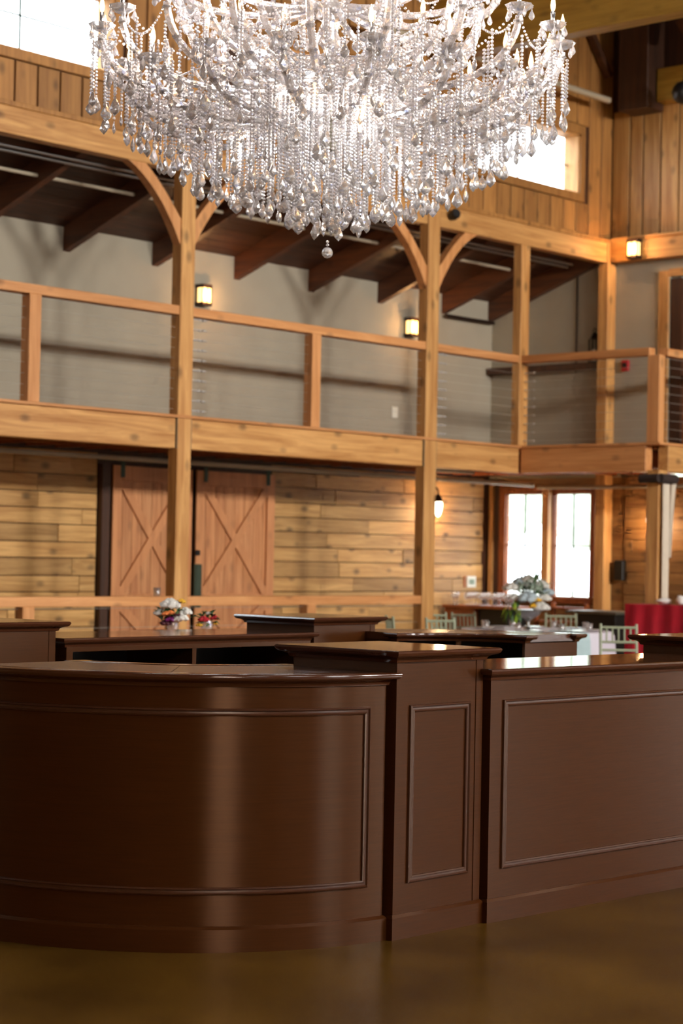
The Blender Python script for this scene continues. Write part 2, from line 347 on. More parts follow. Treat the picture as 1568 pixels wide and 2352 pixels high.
def inst(src, parent, loc=(0, 0, 0), rz=0.0, scale=None):
    c = src.copy(); C.objects.link(c); c.parent = parent; c.location = loc; c.rotation_euler = (0, 0, rz)
    if scale: c.scale = scale
    return c
def copy_tree(o, parent=None):
    c = o.copy(); C.objects.link(c); c.parent = parent
    for ch in list(o.children): copy_tree(ch, c)
    return c
def struct(name, label=None, cat=None):
    o = bpy.data.objects.new(name, None); C.objects.link(o); return tag(o, label, cat, None, 'structure')
def S(o, label=None, cat=None): return tag(o, label, cat, None, 'structure')

# ------------------------------------------------------------------ setting
YF, YB, XE, XL, YO = 14.4, 16.4, 21.4, -8.0, -7.5      # facade face, back wall, end wall, left wall, opposite wall
DECK, BB, UB, UT = 2.92, 2.585, 5.36, 5.615
POSTS = [(9.8, 9.99), (13.69, 13.88), (17.57, 17.785)]
S(MB().box(XL - 3, YO - 0.2, -0.1, XE + 0.2, YB + 0.1, 0).build('floor', 'concrete'))
# outside ground and trees
S(MB().box(-60, -60, -0.35, 90, 90, -0.15).build('ground', 'ground'))
for i, (x, y, r) in enumerate([(60, 22, 5), (66, 36, 6), (62, 50, 5.5), (70, 8, 5), (84, 56, 7), (48, 64, 6)]):
    t = thing('tree', ['green tree outside seen through the upper panes of the lower windows', 'broad green tree standing outside past the end wall windows', 'leafy tree outside behind the building corner',
                       'tree outside beyond the end wall, furthest towards the hall side', 'large pale tree far outside beyond the others', 'tree outside nearest to the gallery side'][i], 'tree', (x, y, -0.15))
    MB().blob((0, 0, r * 0.9 + 1), r, i, 2, (1, 1, 0.8), 0.12).build('crown', 'tree', t, local=True)
    MB().tube([(0, 0, 0), (0, 0, r * 0.6)], 0.3, 8).build('trunk', 'jamb', t, local=True)

def wall_with_holes(mb, axis, at, th, a0, a1, z0, z1, holes):
    """wall along x (axis 'x', at = y) or y; holes = (a0,a1,z0,z1)"""
    hs = sorted(holes); cur = a0
    def put(p, q, r, s_):
        if q - p < 1e-4 or s_ - r < 1e-4: return
        if axis == 'x': mb.box(p, at, r, q, at + th, s_)
        else: mb.box(at, p, r, at + th, q, s_)
    for (h0, h1, hz0, hz1) in hs:
        put(cur, h0, z0, z1); put(h0, h1, z0, hz0); put(h0, h1, hz1, z1); cur = h1
    put(cur, a1, z0, z1)

# clerestory wall over the gallery front
CW = [(10.78 - 3.9, 12.82 - 3.9), (10.78, 12.82), (14.66, 16.7), (18.54, 20.66)]
CZ0, CZ1 = 6.18, 6.93
clw = struct('wall_clerestory')
mb = MB(); wall_with_holes(mb, 'x', 14.52, 0.2, XL, XE, UT, 9.0, [(a, b, CZ0, CZ1) for a, b in CW]); mb.build('wall_panel', 'jamb', clw)
x = 7.0; k = 0
while x < XE - 0.03:
    w = 0.252; x1 = min(x + w, XE - 0.02)
    hit = [c for c in CW if x1 > c[0] - 0.1 and x < c[1] + 0.1]
    if not hit: MB().box(x, 14.49, UT + 0.05, x1, 14.52, 8.95, 0.004).build('board', 'batten_z', clw)
    else:
        MB().box(x, 14.49, UT + 0.05, x1, 14.52, CZ0 - 0.11, 0.004).build('board', 'batten_z', clw)
        MB().box(x, 14.49, CZ1 + 0.13, x1, 14.52, 8.95, 0.004).build('board', 'batten_z', clw)
    x += 0.272
for i, (a, b) in enumerate(CW):
    w = struct('window_%d' % (i + 1))
    f = MB(); f.box(a - 0.1, 14.475, CZ0 - 0.1, b + 0.1, 14.52, CZ0, 0.004); f.box(a - 0.1, 14.475, CZ1, b + 0.1, 14.52, CZ1 + 0.12, 0.004)
    f.box(a - 0.1, 14.475, CZ0, a, 14.52, CZ1); f.box(b, 14.475, CZ0, b + 0.1, 14.52, CZ1)
    f.build('window_casing', 'batten_z', w)
    f = MB(); f.box(b - 0.02, 14.5, CZ0, b, 14.72, CZ1); f.box(a, 14.5, CZ0, a + 0.02, 14.72, CZ1); f.box(a, 14.5, CZ1 - 0.02, b, 14.72, CZ1); f.box(a, 14.5, CZ0, b, 14.72, CZ0 + 0.012); f.build('reveal', 'honey_z', w)
    mid = (a + b) / 2; zm = (CZ0 + CZ1) / 2
    f = MB(); f.box(mid - 0.008, 14.66, CZ0, mid + 0.008, 14.68, CZ1); f.box(a, 14.66, zm - 0.007, b, 14.68, zm + 0.007); f.build('muntin', 'green_metal', w)
    for (p, q) in ((a + 0.02, mid - 0.008), (mid + 0.008, b - 0.02)):
        for (r, s_) in ((CZ0 + 0.012, zm - 0.007), (zm + 0.007, CZ1 - 0.02)):
            MB().box(p, 14.668, r, q, 14.672, s_).build('pane', 'glass', w)

# back wall of the gallery: plaster above the deck, planks below
bw = S(MB().box(XL, YB, 2.9, XE, YB + 0.15, 5.6).build('wall_gallery', 'plaster'))
lw = struct('wall_back')
MB().box(XL, YB + 0.01, 0, XE, YB + 0.15, 2.9).build('wall_panel', 'jamb', lw)
rows = [(-0.001, 0.2)]; z = 0.0; zl = [0.0]
while z < 2.6: z += R.uniform(0.17, 0.21); zl.append(min(z, 2.62))
for j in range(len(zl) - 1):
    x = 8.0 + R.uniform(0, 1.5)
    while x < XE - 0.15:
        x1 = min(x + R.uniform(1.2, 2.9), XE - 0.13)
        for (p, q) in ((x, min(x1, 14.4)), (max(x, 17.14), x1), (x, x1)):
            if q - p < 0.05: continue
            if (p, q) == (x, x1) and not (x1 <= 14.4 or x >= 17.14): continue
            if (p, q) != (x, x1) and (x1 <= 14.4 or x >= 17.14): continue
            MB().box(p + 0.003, YB - 0.004 - R.uniform(0, 0.008), zl[j] + 0.005, q - 0.003, YB + 0.01, zl[j + 1] - 0.004, 0.004).build('plank', 'plank_x', lw)
        x = x1
# end wall
ew = struct('wall_end')
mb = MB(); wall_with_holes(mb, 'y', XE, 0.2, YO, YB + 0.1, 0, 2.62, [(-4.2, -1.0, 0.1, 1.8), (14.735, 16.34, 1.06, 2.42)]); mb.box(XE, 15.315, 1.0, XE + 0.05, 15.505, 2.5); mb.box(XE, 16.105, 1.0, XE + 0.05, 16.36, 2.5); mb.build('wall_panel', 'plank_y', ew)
mb = MB(); wall_with_holes(mb, 'y', XE, 0.2, YO, YB + 0.1, 2.62, 5.4, [(12.1, 13.6, 2.62, 5.14)]); mb.build('plaster_panel', 'plaster', ew)
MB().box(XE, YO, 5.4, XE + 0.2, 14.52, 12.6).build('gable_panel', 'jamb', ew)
y = 14.47; j = 0
while y > 4:
    w = [0.27, 0.20, 0.262, 0.27][j % 4]; j += 1
    ztop = 7.33 if y < 14.47 else 7.33
    MB().box(XE - 0.03, y - w + 0.022, 5.67, XE, y, ztop, 0.004).build('board', 'endboard_z', ew)
    y -= w
for zz in [0.14 * i for i in range(19)]:
    y = 4.0
    while y < 14.2:
        y1 = min(y + R.uniform(0.9, 2.4), 14.21)
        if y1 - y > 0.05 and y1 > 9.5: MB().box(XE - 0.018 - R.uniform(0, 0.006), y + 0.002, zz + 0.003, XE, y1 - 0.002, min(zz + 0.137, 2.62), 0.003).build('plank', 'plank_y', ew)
        y = y1
# vertical boards between corner and windows
for (a, b, mt_) in ((16.30, 16.37, 'honey_z'), (16.22, 16.30, 'jamb'), (16.165, 16.22, 'red_z')):
    MB().box(XE - 0.02 - (0.03 if mt_ == 'honey_z' else 0), a, 0, XE, b - 0.004, 2.6, 0.003).build('corner_board', mt_, ew)
# lower windows in the end wall
for i, (a, b) in enumerate(((14.735, 15.315), (15.505, 16.105))):
    w = struct('window_%d' % (i + 5))
    z0, z1 = 1.06, 2.42
    f = MB(); f.box(XE - 0.05, a - 0.06, z0 - 0.08, XE, b + 0.06, z0, 0.004); f.box(XE - 0.035, a - 0.06, z1, XE, b + 0.06, z1 + 0.08, 0.004); f.build('window_casing', 'red_z', w)
    for (p, q) in ((a - 0.06, a), (b, b + 0.06)): MB().box(XE - 0.035, p, z0, XE, q, z1, 0.004).build('side_casing', 'red_z', w)
    f = MB(); f.box(XE, a, z0, XE + 0.05, a + 0.012, z1); f.box(XE, b - 0.012, z0, XE + 0.05, b, z1); f.box(XE, a, z0, XE + 0.05, b, z0 + 0.012); f.box(XE, a, z1 - 0.012, XE + 0.05, b, z1); f.build('sash', 'red_z', w)
    mid = (a + b) / 2; zm = z0 + 0.675
    f = MB(); f.box(XE + 0.01, mid - 0.009, z0, XE + 0.035, mid + 0.009, z1); f.box(XE + 0.01, a, zm - 0.008, XE + 0.035, b, zm + 0.008); f.build('muntin', 'green_metal', w)
    for (p, q) in ((a + 0.015, mid - 0.007), (mid + 0.007, b - 0.015)):
        for (r, s_) in ((z0 + 0.015, zm - 0.006), (zm + 0.006, z1 - 0.015)): MB().box(XE + 0.026, p, r, XE + 0.030, q, s_).build('pane', 'glass', w)
S(MB().box(XE - 0.12, 15.335, 1.0, XE - 0.0, 15.44, 2.5, 0.005).build('trim_1', 'honey_z'))
# glazed end door behind the picture's right edge
w = struct('door_3')
f = MB()
for yy in (-4.2, -3.15, -2.1, -1.06): f.box(XE + 0.06, yy, 0.1, XE + 0.12, yy + 0.06, 2.5)
f.box(XE + 0.06, -4.2, 0.1, XE + 0.12, -1.0, 0.25); f.box(XE + 0.06, -4.2, 2.42, XE + 0.12, -1.0, 2.5); f.build('door_frame', 'red_z', w)
# gallery door in the end wall
w = struct('door_1')
f = MB(); f.box(XE - 0.03, 13.6, DECK, XE, 13.75, 5.22, 0.004); f.build('door_casing', 'honey_z', w)
MB().box(XE - 0.03, 12.0, 5.14, XE, 13.6, 5.24, 0.004).build('head_casing', 'honey_y', w)
MB().box(XE, 13.42, 2.75, XE + 0.15, 13.58, 5.12).build('jamb', 'jamb', w)
MB().box(XE + 0.05, 12.12, 2.75, XE + 0.1, 13.42, 5.12, 0.005).build('door_leaf', 'orange_x', w)
MB().box(XE + 0.03, 12.3, 3.55, XE + 0.05, 13.3, 3.62).build('push_bar', 'black', w)
# opposite and left walls
ow = struct('wall_opposite')
mb = MB(); wall_with_holes(mb, 'x', YO - 0.2, 0.2, XL, XE, 0, 5.5, [(x - hw, x + hw, 0.1, 2.5) for x, hw, _ in OPP_DOOR]); mb.build('lower_panel', 'plank_x', ow)
mb = MB(); wall_with_holes(mb, 'x', YO - 0.2, 0.2, XL, XE, 5.5, 9.0, [(x - 1.1, x + 1.1, 6.35, 7.45) for x, _ in OPP_WIN]); mb.build('upper_panel', 'batten_z', ow)
for i, (x, hw, _) in enumerate(OPP_DOOR):  # frames for the unseen doors placed for the bar reflections
    w = struct('door_%d' % (i + 4)); f = MB()
    for k in range(4): xx = x - hw + k * (2 * hw - 0.06) / 3; f.box(xx, YO - 0.12, 0.1, xx + 0.06, YO - 0.06, 2.5)
    f.box(x - hw, YO - 0.12, 1.0, x + hw, YO - 0.07, 1.06); f.build('door_frame', 'red_z', w)
lf = struct('wall_left'); mb = MB(); wall_with_holes(mb, 'y', XL - 0.2, 0.2, YO, YB + 0.1, 0, 13, []); mb.build('wall_panel', 'plank_y', lf)
# main roof: two slopes on a ridge along the hall
def roofz(y): return 8.85 + 0.42 * ((14.52 - y) if y > 3.5 else (y + 7.5))
rf = struct('ceiling')
for (ya, yb) in ((14.72, 3.5), (3.5, -7.7)):
    n = 24
    for k in range(n):
        y0 = ya + (yb - ya) * k / n; y1 = ya + (yb - ya) * (k + 1) / n
        z0, z1 = roofz(y0 - 0.001 if ya > 10 else y0), roofz(y1 + 0.001 if ya > 10 else y1)
        if ya > 10 and k == 0: z0 = roofz(14.52) - 0.08
        g = 0.006
        q = MB(); b_ = [(XL, y0 - g * (1 if yb < ya else -1), z0), (XE + 0.1, y0 - g, z0), (XE + 0.1, y1 + g, z1), (XL, y1 + g, z1)]
        q.v = b_ + [(a, b, c + 0.06) for a, b, c in b_]; q.f = [(0, 1, 2, 3), (7, 6, 5, 4), (0, 4, 5, 1), (1, 5, 6, 2), (2, 6, 7, 3), (3, 7, 4, 0)]
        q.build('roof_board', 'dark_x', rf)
MB().box(XL, YO - 0.2, 13.6, XE + 0.2, 14.8, 13.7).build('roof_cover', 'roof_y', rf)
# ------------------------------------------------------------------ timber frame
def cbox(n, mt, a, b, label=None, cat=None, c=0.006):
    return S(MB().box(*a, *b, c).build(n, mt), label, cat)
pl = ['timber post of the gallery front, left out of frame', 'tall timber post left of the hanging crystal tip, from floor to upper beam', 'tall timber post right of the hanging crystal tip, beside the black spotlight']
for i, (a, b) in enumerate(POSTS):
    cbox('timber_post', 'honey_z', (a, YF, 0), (b, YF + 0.135, UT + 0.02), pl[i], 'post')
cbox('timber_post', 'honey_z', (19.35, YF, DECK), (19.525, YF + 0.12, UB), 'short timber post at the balcony corner, under the upper beam', 'post')
cbox('timber_post', 'honey_z', (21.2, YF, 0), (21.39, YF + 0.15, UT + 0.02), 'timber post at the end wall beside the lower windows', 'post')
cbox('timber_post', 'honey_z', (19.4, 12.44, 0), (19.585, 12.6, 2.6), 'timber post under the balcony corner with a dark wrap and sheer drape', 'post')
S(MB().box(21.0, 13.72, 7.24, 21.38, 14.16, 8.7, 0.01).build('beam_block', 'jamb'), 'timber block coloured dark for shade at the top corner of the end wall', 'block')  # dark wood colour stands for the shadow on its face
cbox('timber_beam', 'truss_y', (21.18, 4, 7.33), (21.37, 13.70, 7.75), 'timber plate beam high on the end wall above the boards', 'beam')
# lower (deck) beams
LB = [(7.0, POSTS[0][0], 'out at the far left'), (POSTS[0][1], POSTS[1][0], 'left of the left tall post'), (POSTS[1][1], POSTS[2][0], 'between the two tall posts'), (POSTS[2][1], 19.4, 'right of the right tall post')]
for a, b, w_ in LB:
    cbox('deck_beam', 'honey_x', (a + 0.01, YF + 0.02, BB), (b - 0.01, YF + 0.16, DECK - 0.03), 'knotty timber deck beam ' + w_, 'beam')
cbox('deck_beam', 'rail_y', (19.4, 12.62, BB), (19.54, YF - 0.0, DECK - 0.03), 'timber deck beam of the side balcony, running to its corner post', 'beam')
cbox('deck_beam', 'honey_x', (19.6, 12.44, BB), (XE - 0.02, 12.58, DECK - 0.03), 'pale timber deck beam running from the balcony corner to the end wall', 'beam')
S(MB().box(7, YF - 0.02, DECK - 0.03, 19.42, YF + 0.2, DECK, 0.004).build('deck_edge_board', 'rail_x'), 'thin edge board on top of the long deck beams', 'board')
S(MB().box(19.38, 12.42, DECK - 0.03, 19.58, YF - 0.02, DECK, 0.004).build('deck_edge_board', 'rail_y'), 'thin edge board on the side balcony beam', 'board')
S(MB().box(19.58, 12.42, DECK - 0.03, XE - 0.02, 12.6, DECK, 0.004).build('deck_edge_board', 'rail_x'), 'thin edge board on the pale balcony beam by the end wall', 'board')
dk = struct('floor_gallery')
y = YF + 0.2; 
while y < YB - 0.01:
    y1 = min(y + 0.14, YB); MB().box(7, y, DECK - 0.07, XE, y1 - 0.004, DECK - 0.02).build('deck_board', 'orange_x', dk); y = y1
y = 12.6
while y < YF + 0.19:
    y1 = min(y + 0.14, YF + 0.2); MB().box(19.56, y, DECK - 0.07, XE, y1 - 0.004, DECK - 0.02).build('deck_board', 'orange_x', dk); y = y1
for k in range(36):
    xx = 7.4 + k * 0.4
    if xx < XE - 0.1: MB().box(xx, YF + 0.17, BB + 0.06, xx + 0.045, YB, DECK - 0.071).build('joist', 'orange_x', dk)
for k in range(5):
    yy = 12.75 + k * 0.4
    if yy < YF + 0.1: MB().box(19.55, yy, BB + 0.06, XE, yy + 0.045, DECK - 0.071).build('joist', 'orange_x', dk)
# upper beams
for a, b, w_ in ((7.0, POSTS[0][0], 'out at the far left'), (POSTS[0][1], POSTS[1][0], 'at the top left under the boards'), (POSTS[1][1], POSTS[2][0], 'behind the crystal strands'), (POSTS[2][1], 21.2, 'at the right carrying a black spotlight')):
    cbox('upper_beam', 'honey_x', (a + 0.01, YF + 0.01, UB), (b - 0.01, YF + 0.15, UT), 'timber upper beam ' + w_, 'beam')
S(MB().box(7, YF, UT, XE - 0.03, YF + 0.14, UT + 0.05, 0.005).build('ledge_board', 'batten_z'), 'narrow ledge board on the long upper beams', 'board')
cbox('end_beam', 'honey_y', (21.25, 4.0, 5.37), (XE - 0.0, YF - 0.0, 5.64), 'timber beam on the end wall carrying the amber lantern', 'beam')
S(MB().box(21.22, 4.0, 5.64, XE, YF - 0.005, 5.675, 0.004).build('ledge_board', 'honey_y'), 'narrow ledge board over the end wall beam', 'board')
# knee braces
def brace(px, sgn, label):
    z0, L, r = 4.62, 0.72, 0.13
    out = []; inn = []
    for k in range(9):
        t = k / 8; x_ = (1 - t) ** 2 * 0 + 2 * (1 - t) * t * 0.30 + t * t * L; z_ = (1 - t) ** 2 * z0 + 2 * (1 - t) * t * (z0 + 0.56) + t * t * UB
        inn.append((x_ , z_))
    out = [(0.0, z0 + 0.25), (0.22, z0 + 0.56 - 0.12), (L - 0.22, UB)]
    # underside follows inn, top edge is a shallow curve
    top = []
    for k in range(7):
        t = k / 6; top.append(((1 - t) ** 2 * 0 + 2 * (1 - t) * t * 0.24 + t * t * (L - 0.24), (1 - t) ** 2 * (z0 + 0.26) + 2 * (1 - t) * t * (z0 + 0.56) + t * t * UB))
    poly = [(px + sgn * a, b) for a, b in inn[::-1]] + [(px + sgn * a, b) for a, b in top]
    q = MB().prism(poly, YF + 0.02, YF + 0.12, 'y'); return S(q.build('knee_brace', 'rail_z', fix=True), label, 'brace')
nm = ['out of frame', 'left tall post', 'right tall post']
for i, (a, b) in enumerate(POSTS):
    brace(a, -1, 'curved knee brace on the left side of the ' + nm[i]); brace(b, 1, 'curved knee brace on the right side of the ' + nm[i])
# steel plates at the beam ends
for i, (a, b) in enumerate(POSTS[1:]):
    for s_, xx in ((0, a), (1, b)):
        S(MB().box(xx - 0.006, YF + 0.005, BB, xx + 0.006, YF + 0.1, DECK - 0.03).build('steel_plate', 'zinc'), 'thin steel joint plate on the %s side of the %s' % ('right' if s_ else 'left', nm[i + 1]), 'plate')
# shed roof of the gallery
sr = struct('ceiling_gallery')
def sz(y): return 5.01 + 0.36 * (YB - y)
n = 14
for k in range(n):
    y0 = 14.55 + (YB - 14.55) * k / n; y1 = 14.55 + (YB - 14.55) * (k + 1) / n - 0.006
    q = MB(); b_ = [(7, y0, sz(y0)), (XE, y0, sz(y0)), (XE, y1, sz(y1)), (7, y1, sz(y1))]
    q.v = b_ + [(a, b, c + 0.04) for a, b, c in b_]; q.f = [(0, 3, 2, 1), (4, 5, 6, 7), (0, 1, 5, 4), (1, 2, 6, 5), (2, 3, 7, 6), (3, 0, 4, 7)]
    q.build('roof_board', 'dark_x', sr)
rafters = [8.7, 9.98, 11.27, 12.56, 13.85, 15.14, 16.44, 17.72, 19.01, 20.3, 21.3]
for k, x in enumerate(rafters):
    hd = 0.26
    q = MB().prism([(14.53, sz(14.53) - hd), (YB, sz(YB) - hd), (YB, sz(YB)), (14.53, sz(14.53))], x, x + 0.09, 'x')
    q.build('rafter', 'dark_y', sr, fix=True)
# main truss
tr = struct('ceiling_truss', 'yellowish timber truss beam crossing the hall at the top right', 'truss')
MB().box(17.62, YO, 7.27, 17.86, 14.45, 7.95, 0.01).build('tie_beam', 'truss_y', tr)
MB().beam((17.74, 14.4, 8.9), (17.74, 3.5, 13.2), 0.18, 0.3).build('top_chord', 'roof_y', tr)
MB().beam((17.74, -7.4, 8.9), (17.74, 3.5, 13.2), 0.18, 0.3).build('top_chord', 'roof_y', tr)
MB().beam((17.74, 8.5, 7.95), (17.74, 6.0, 12.0), 0.14, 0.2).build('web', 'roof_y', tr)
MB().beam((17.74, 3.5, 7.95), (17.74, 3.5, 13.0), 0.2, 0.2, (1, 0, 0)).build('king_post', 'roof_y', tr)
S(MB().beam((21.0, 13.2, 8.1), (21.2, 9.0, 10.6), 0.2, 0.24).build('diagonal_brace', 'roof_y'), 'dark diagonal roof brace above the end wall beam', 'brace')
S(MB().beam((20.4, 14.42, 8.6), (21.15, 14.4, 7.75), 0.08, 0.08).build('diagonal_brace', 'roof_y'), 'thin dark diagonal brace above the long metal pipe', 'brace')
def pipe(pts, r, label, mt='pipe', name='pipe'):
    return S(MB().tube(pts, r, 10).build(name, mt, smooth=True), label, 'pipe')
pipe([(12.0, 14.15, 7.34), (20.78, 14.15, 7.34)], 0.04, 'long pale metal pipe high in front of the clerestory boards')
pipe([(7.5, 14.75, 5.33), (20.9, 14.75, 5.33)], 0.016, 'upper of two conduits hidden behind the long upper beam', 'steel')
pipe([(7.5, 14.82, 5.30), (20.9, 14.82, 5.30)], 0.014, 'lower thin conduit close behind the long upper beam', 'steel')
pipe([(7.5, 15.3, 5.24), (20.3, 15.3, 5.24)], 0.02, 'brown sprinkler pipe under the gallery roof')
pipe([(8, 15.2, 2.5), (20.75, 15.2, 2.5)], 0.026, 'long sprinkler pipe under the deck in front of the sliding doors')
pipe([(20.72, 15.1, 2.47), (20.72, 12.9, 2.47)], 0.024, 'short pipe under the side balcony, square to the long one')
pipe([(20.31, 16.33, 4.72), (21.33, 16.33, 4.72)], 0.025, 'short dark pipe at the foot of the last rafters', 'bronze')
pipe([(21.38, 15.0, 4.0), (21.38, 15.0, 5.4)], 0.01, 'thin vertical conduit on the plaster end wall', 'bronze')
# pale batten under the deck by the corner
for (a, b, z_, lb) in (((17.9, 14.75, 0), (18.95, 14.8, 0), 2.56, 'pale batten under the deck just right of the right tall post'),):
    S(MB().box(a[0], a[1], z_, b[0], b[1], z_ + 0.035, 0.005).build('pale_batten', 'pipe'), lb, 'lamp')

# ------------------------------------------------------------------ railings
def railing(name, label, axis, a, b, other, posts, z0, z1, group=None, ncab=10, fit0=True, caph=0.09, rm='rail_'):
    """axis x: runs x=a..b at y=other ; axis y: runs y=a..b at x=other"""
    mid = (a + b) / 2
    t = thing(name, label, 'railing', (mid, other, z0) if axis == 'x' else (other, mid, z0), 0, group)
    def bx(p, q, u0, u1, r, s_, nm_, mt, c=0.004):
        m_ = MB()
        if axis == 'x': m_.box(p, other + u0, r, q, other + u1, s_, c)
        else: m_.box(other + u0, p, r, other + u1, q, s_, c)
        return m_.build(nm_, mt, t)
    bx(a, b, 0.0, 0.13, z1 - caph, z1, 'top_rail', rm + axis)
    for p in posts: bx(p[0], p[1], 0.0, 0.12, z0, z1 - caph, 'rail_post', 'rail_z')
    for k in range(ncab):
        zz = z0 + 0.05 + (z1 - caph - z0 - 0.08) * k / (ncab - 1) + 0.01
        pts = [(a, other + 0.06, zz), (b, other + 0.06, zz)] if axis == 'x' else [(other + 0.06, a, zz), (other + 0.06, b, zz)]
        cb = MB().tube(pts, 0.0019, 5).build('cable', 'cable', t, smooth=True)
        if fit0:
            q = MB()
            if axis == 'x':
                q.tube([(a + 0.01, other + 0.06, zz), (a + 0.13, other + 0.06, zz)], 0.009, 8); q.tube([(a + 0.13, other + 0.06, zz), (a + 0.17, other + 0.06, zz)], 0.013, 8); q.tube([(a + 0.19, other + 0.06, zz), (a + 0.24, other + 0.06, zz)], 0.011, 8)
            else:
                q.tube([(other + 0.06, b - 0.01, zz), (other + 0.06, b - 0.13, zz)], 0.007, 8); q.tube([(other + 0.06, b - 0.13, zz), (other + 0.06, b - 0.16, zz)], 0.011, 8)
            q.build('cable_fitting', 'fitting', cb)
    return t
G = 'cable railings of the gallery'
railing('cable_railing', 'gallery cable railing out at the far left', 'x', POSTS[0][1], POSTS[1][0], YF + 0.01, [(11.785, 11.925)], DECK, 4.012)
railing('cable_railing', 'gallery cable railing between the two tall posts', 'x', POSTS[1][1], POSTS[2][0], YF + 0.01, [(15.657, 15.797)], DECK, 4.012)
railing('cable_railing', 'short gallery cable railing right of the right tall post', 'x', POSTS[2][1], 19.35, YF + 0.01, [], DECK, 4.012)
railing('cable_railing', 'cable railing of the side balcony running to its corner post', 'y', 12.58, YF, 19.38, [(12.44, 12.6)], DECK, 4.012)
railing('cable_railing', 'cable railing of the balcony beside the gallery door', 'x', 19.56, XE - 0.02, 12.44, [], DECK, 4.012, None, 10, False)
bpy.data.objects['cable_railing']['label'] = 'gallery cable railing left of the left tall post'
railing('low_railing', 'low floor railing left of the left tall post', 'x', POSTS[0][1], POSTS[1][0], YF + 0.01, [(11.785, 11.925)], 0.0, 1.112, None, 6, False, 0.095)
railing('low_railing', 'low floor railing between the two tall posts', 'x', POSTS[1][1], POSTS[2][0], YF + 0.01, [(15.657, 15.797)], 0.0, 1.112, None, 6, False, 0.095)

# ------------------------------------------------------------------ sliding barn doors
def barn_door(name, x0, x1, label):
    z0, z1, y0 = 0.02, 2.49, YB - 0.09
    t = thing(name, label, 'door', ((x0 + x1) / 2, YB - 0.06, 0))
    n = 8; iw = (x1 - x0 - 0.04) / n
    for k in range(n): MB().box(x0 + 0.02 + k * iw + 0.002, y0 + 0.03, z0 + 0.02, x0 + 0.02 + (k + 1) * iw - 0.002, y0 + 0.05, z1 - 0.02, 0.003).build('board', 'door_z', t)
    s = 0.13
    for (a, b) in ((x0, x0 + s), (x1 - s, x1)): MB().box(a, y0, z0, b, y0 + 0.03, z1, 0.004).build('stile', 'door_frame', t)
    for (a, b) in ((z0, z0 + 0.16), (0.96, 1.08), (z1 - 0.17, z1)): MB().box(x0 + s, y0, a, x1 - s, y0 + 0.03, b, 0.004).build('rail', 'door_frame', t)
    for (a, b) in ((z0 + 0.16, 0.96), (1.08, z1 - 0.17)):
        for q_ in ((x0 + s, a, x1 - s, b), (x0 + s, b, x1 - s, a)):
            d = 0.012 if q_[1] < q_[3] else 0.004
            MB().beam((q_[0], y0 + 0.015 - d * 0.2, q_[1]), (q_[2], y0 + 0.015 - d * 0.2, q_[3]), 0.02 + d * 0.4, 0.1).build('diagonal_brace', 'door_frame', t)
    for xx in (x0 + 0.13, x1 - 0.13): MB().box(xx - 0.03, y0 - 0.012, z1 - 0.13, xx + 0.03, y0 - 0.001, z1 + 0.06, 0.003).build('hanger_strap', 'green_metal', t)
    return t
barn_door('sliding_barn_door', 14.56, 15.76, 'left sliding barn door with crossed braces, nearer the dark upright')
d = barn_door('sliding_barn_door', 15.83, 17.12, 'right sliding barn door with crossed braces and a dark green pull plate')
q = MB().box(15.80, YB - 0.13, 0.93, 15.9, YB - 0.095, 1.42, 0.01); q.box(15.78, YB - 0.13, 0.93, 15.79, YB - 0.1, 1.42); q.build('pull_plate', 'green_metal', d)
MB().box(15.80, YB - 0.13, 1.52, 15.87, YB - 0.095, 1.58, 0.01).build('latch', 'black', d)
S(MB().box(14.41, YB - 0.08, 0, 14.53, YB, 2.5, 0.006).build('dark_upright', 'jamb'), 'dark timber upright at the left edge of the sliding doors', 'post')
tag(MB().box(14.3, YB - 0.12, 2.53, 18.6, YB - 0.095, 2.575, 0.003).build('sliding_door_track', 'black'), 'black steel track above the sliding barn doors', 'track')

# ------------------------------------------------------------------ wall lamps
def lantern(loc, rz, label, pw=14):
    t = thing('wall_lantern', label, 'lamp', loc, rz)       # faces local -y, back at y = 0
    MB().box(-0.05, -0.02, 0.02, 0.05, 0, 0.22, 0.004).build('back_plate', 'bronze', t, local=True)
    MB().box(-0.078, -0.13, 0.205, 0.078, -0.005, 0.245, 0.005).build('lantern_cap', 'bronze', t, local=True)
    MB().box(-0.078, -0.13, 0.0, 0.078, -0.005, 0.035, 0.005).build('lantern_base', 'bronze', t, local=True)
    q = MB()
    for (a, b) in ((-0.075, -0.127), (0.067, -0.127), (-0.075, -0.02), (0.067, -0.02)): q.box(a, b, 0.03, a + 0.008, b + 0.008, 0.21)
    q.box(-0.003, -0.128, 0.03, 0.003, -0.122, 0.21)
    q.box(-0.075, -0.127, 0.03, 0.075, -0.119, 0.034); q.box(-0.075, -0.02, 0.03, 0.075, -0.012, 0.034); q.box(-0.075, -0.127, 0.03, -0.069, -0.012, 0.036); q.box(0.069, -0.127, 0.03, 0.075, -0.012, 0.036); q.build('frame', 'bronze', t, local=True)
    for (a, b) in ((-0.066, -0.004), (0.004, 0.066)): MB().box(a, -0.121, 0.036, b, -0.03, 0.204, 0.004).build('glass_panel', 'lamp_glass', t, local=True)
    point('lantern_light', (0, -0.20, 0.12), pw, (1.0, 0.52, 0.2), 0.05, t)
    return t
lantern((15.89, YB, 4.375), 0, 'amber wall lantern on the plaster wall beside the left tall post')
lantern((19.61, YB, 4.375), 0, 'amber wall lantern on the plaster wall beside the right tall post')
lantern((21.25, 14.0, 5.38), -pi / 2, 'amber wall lantern on the end wall beam, highest of the three', 16)
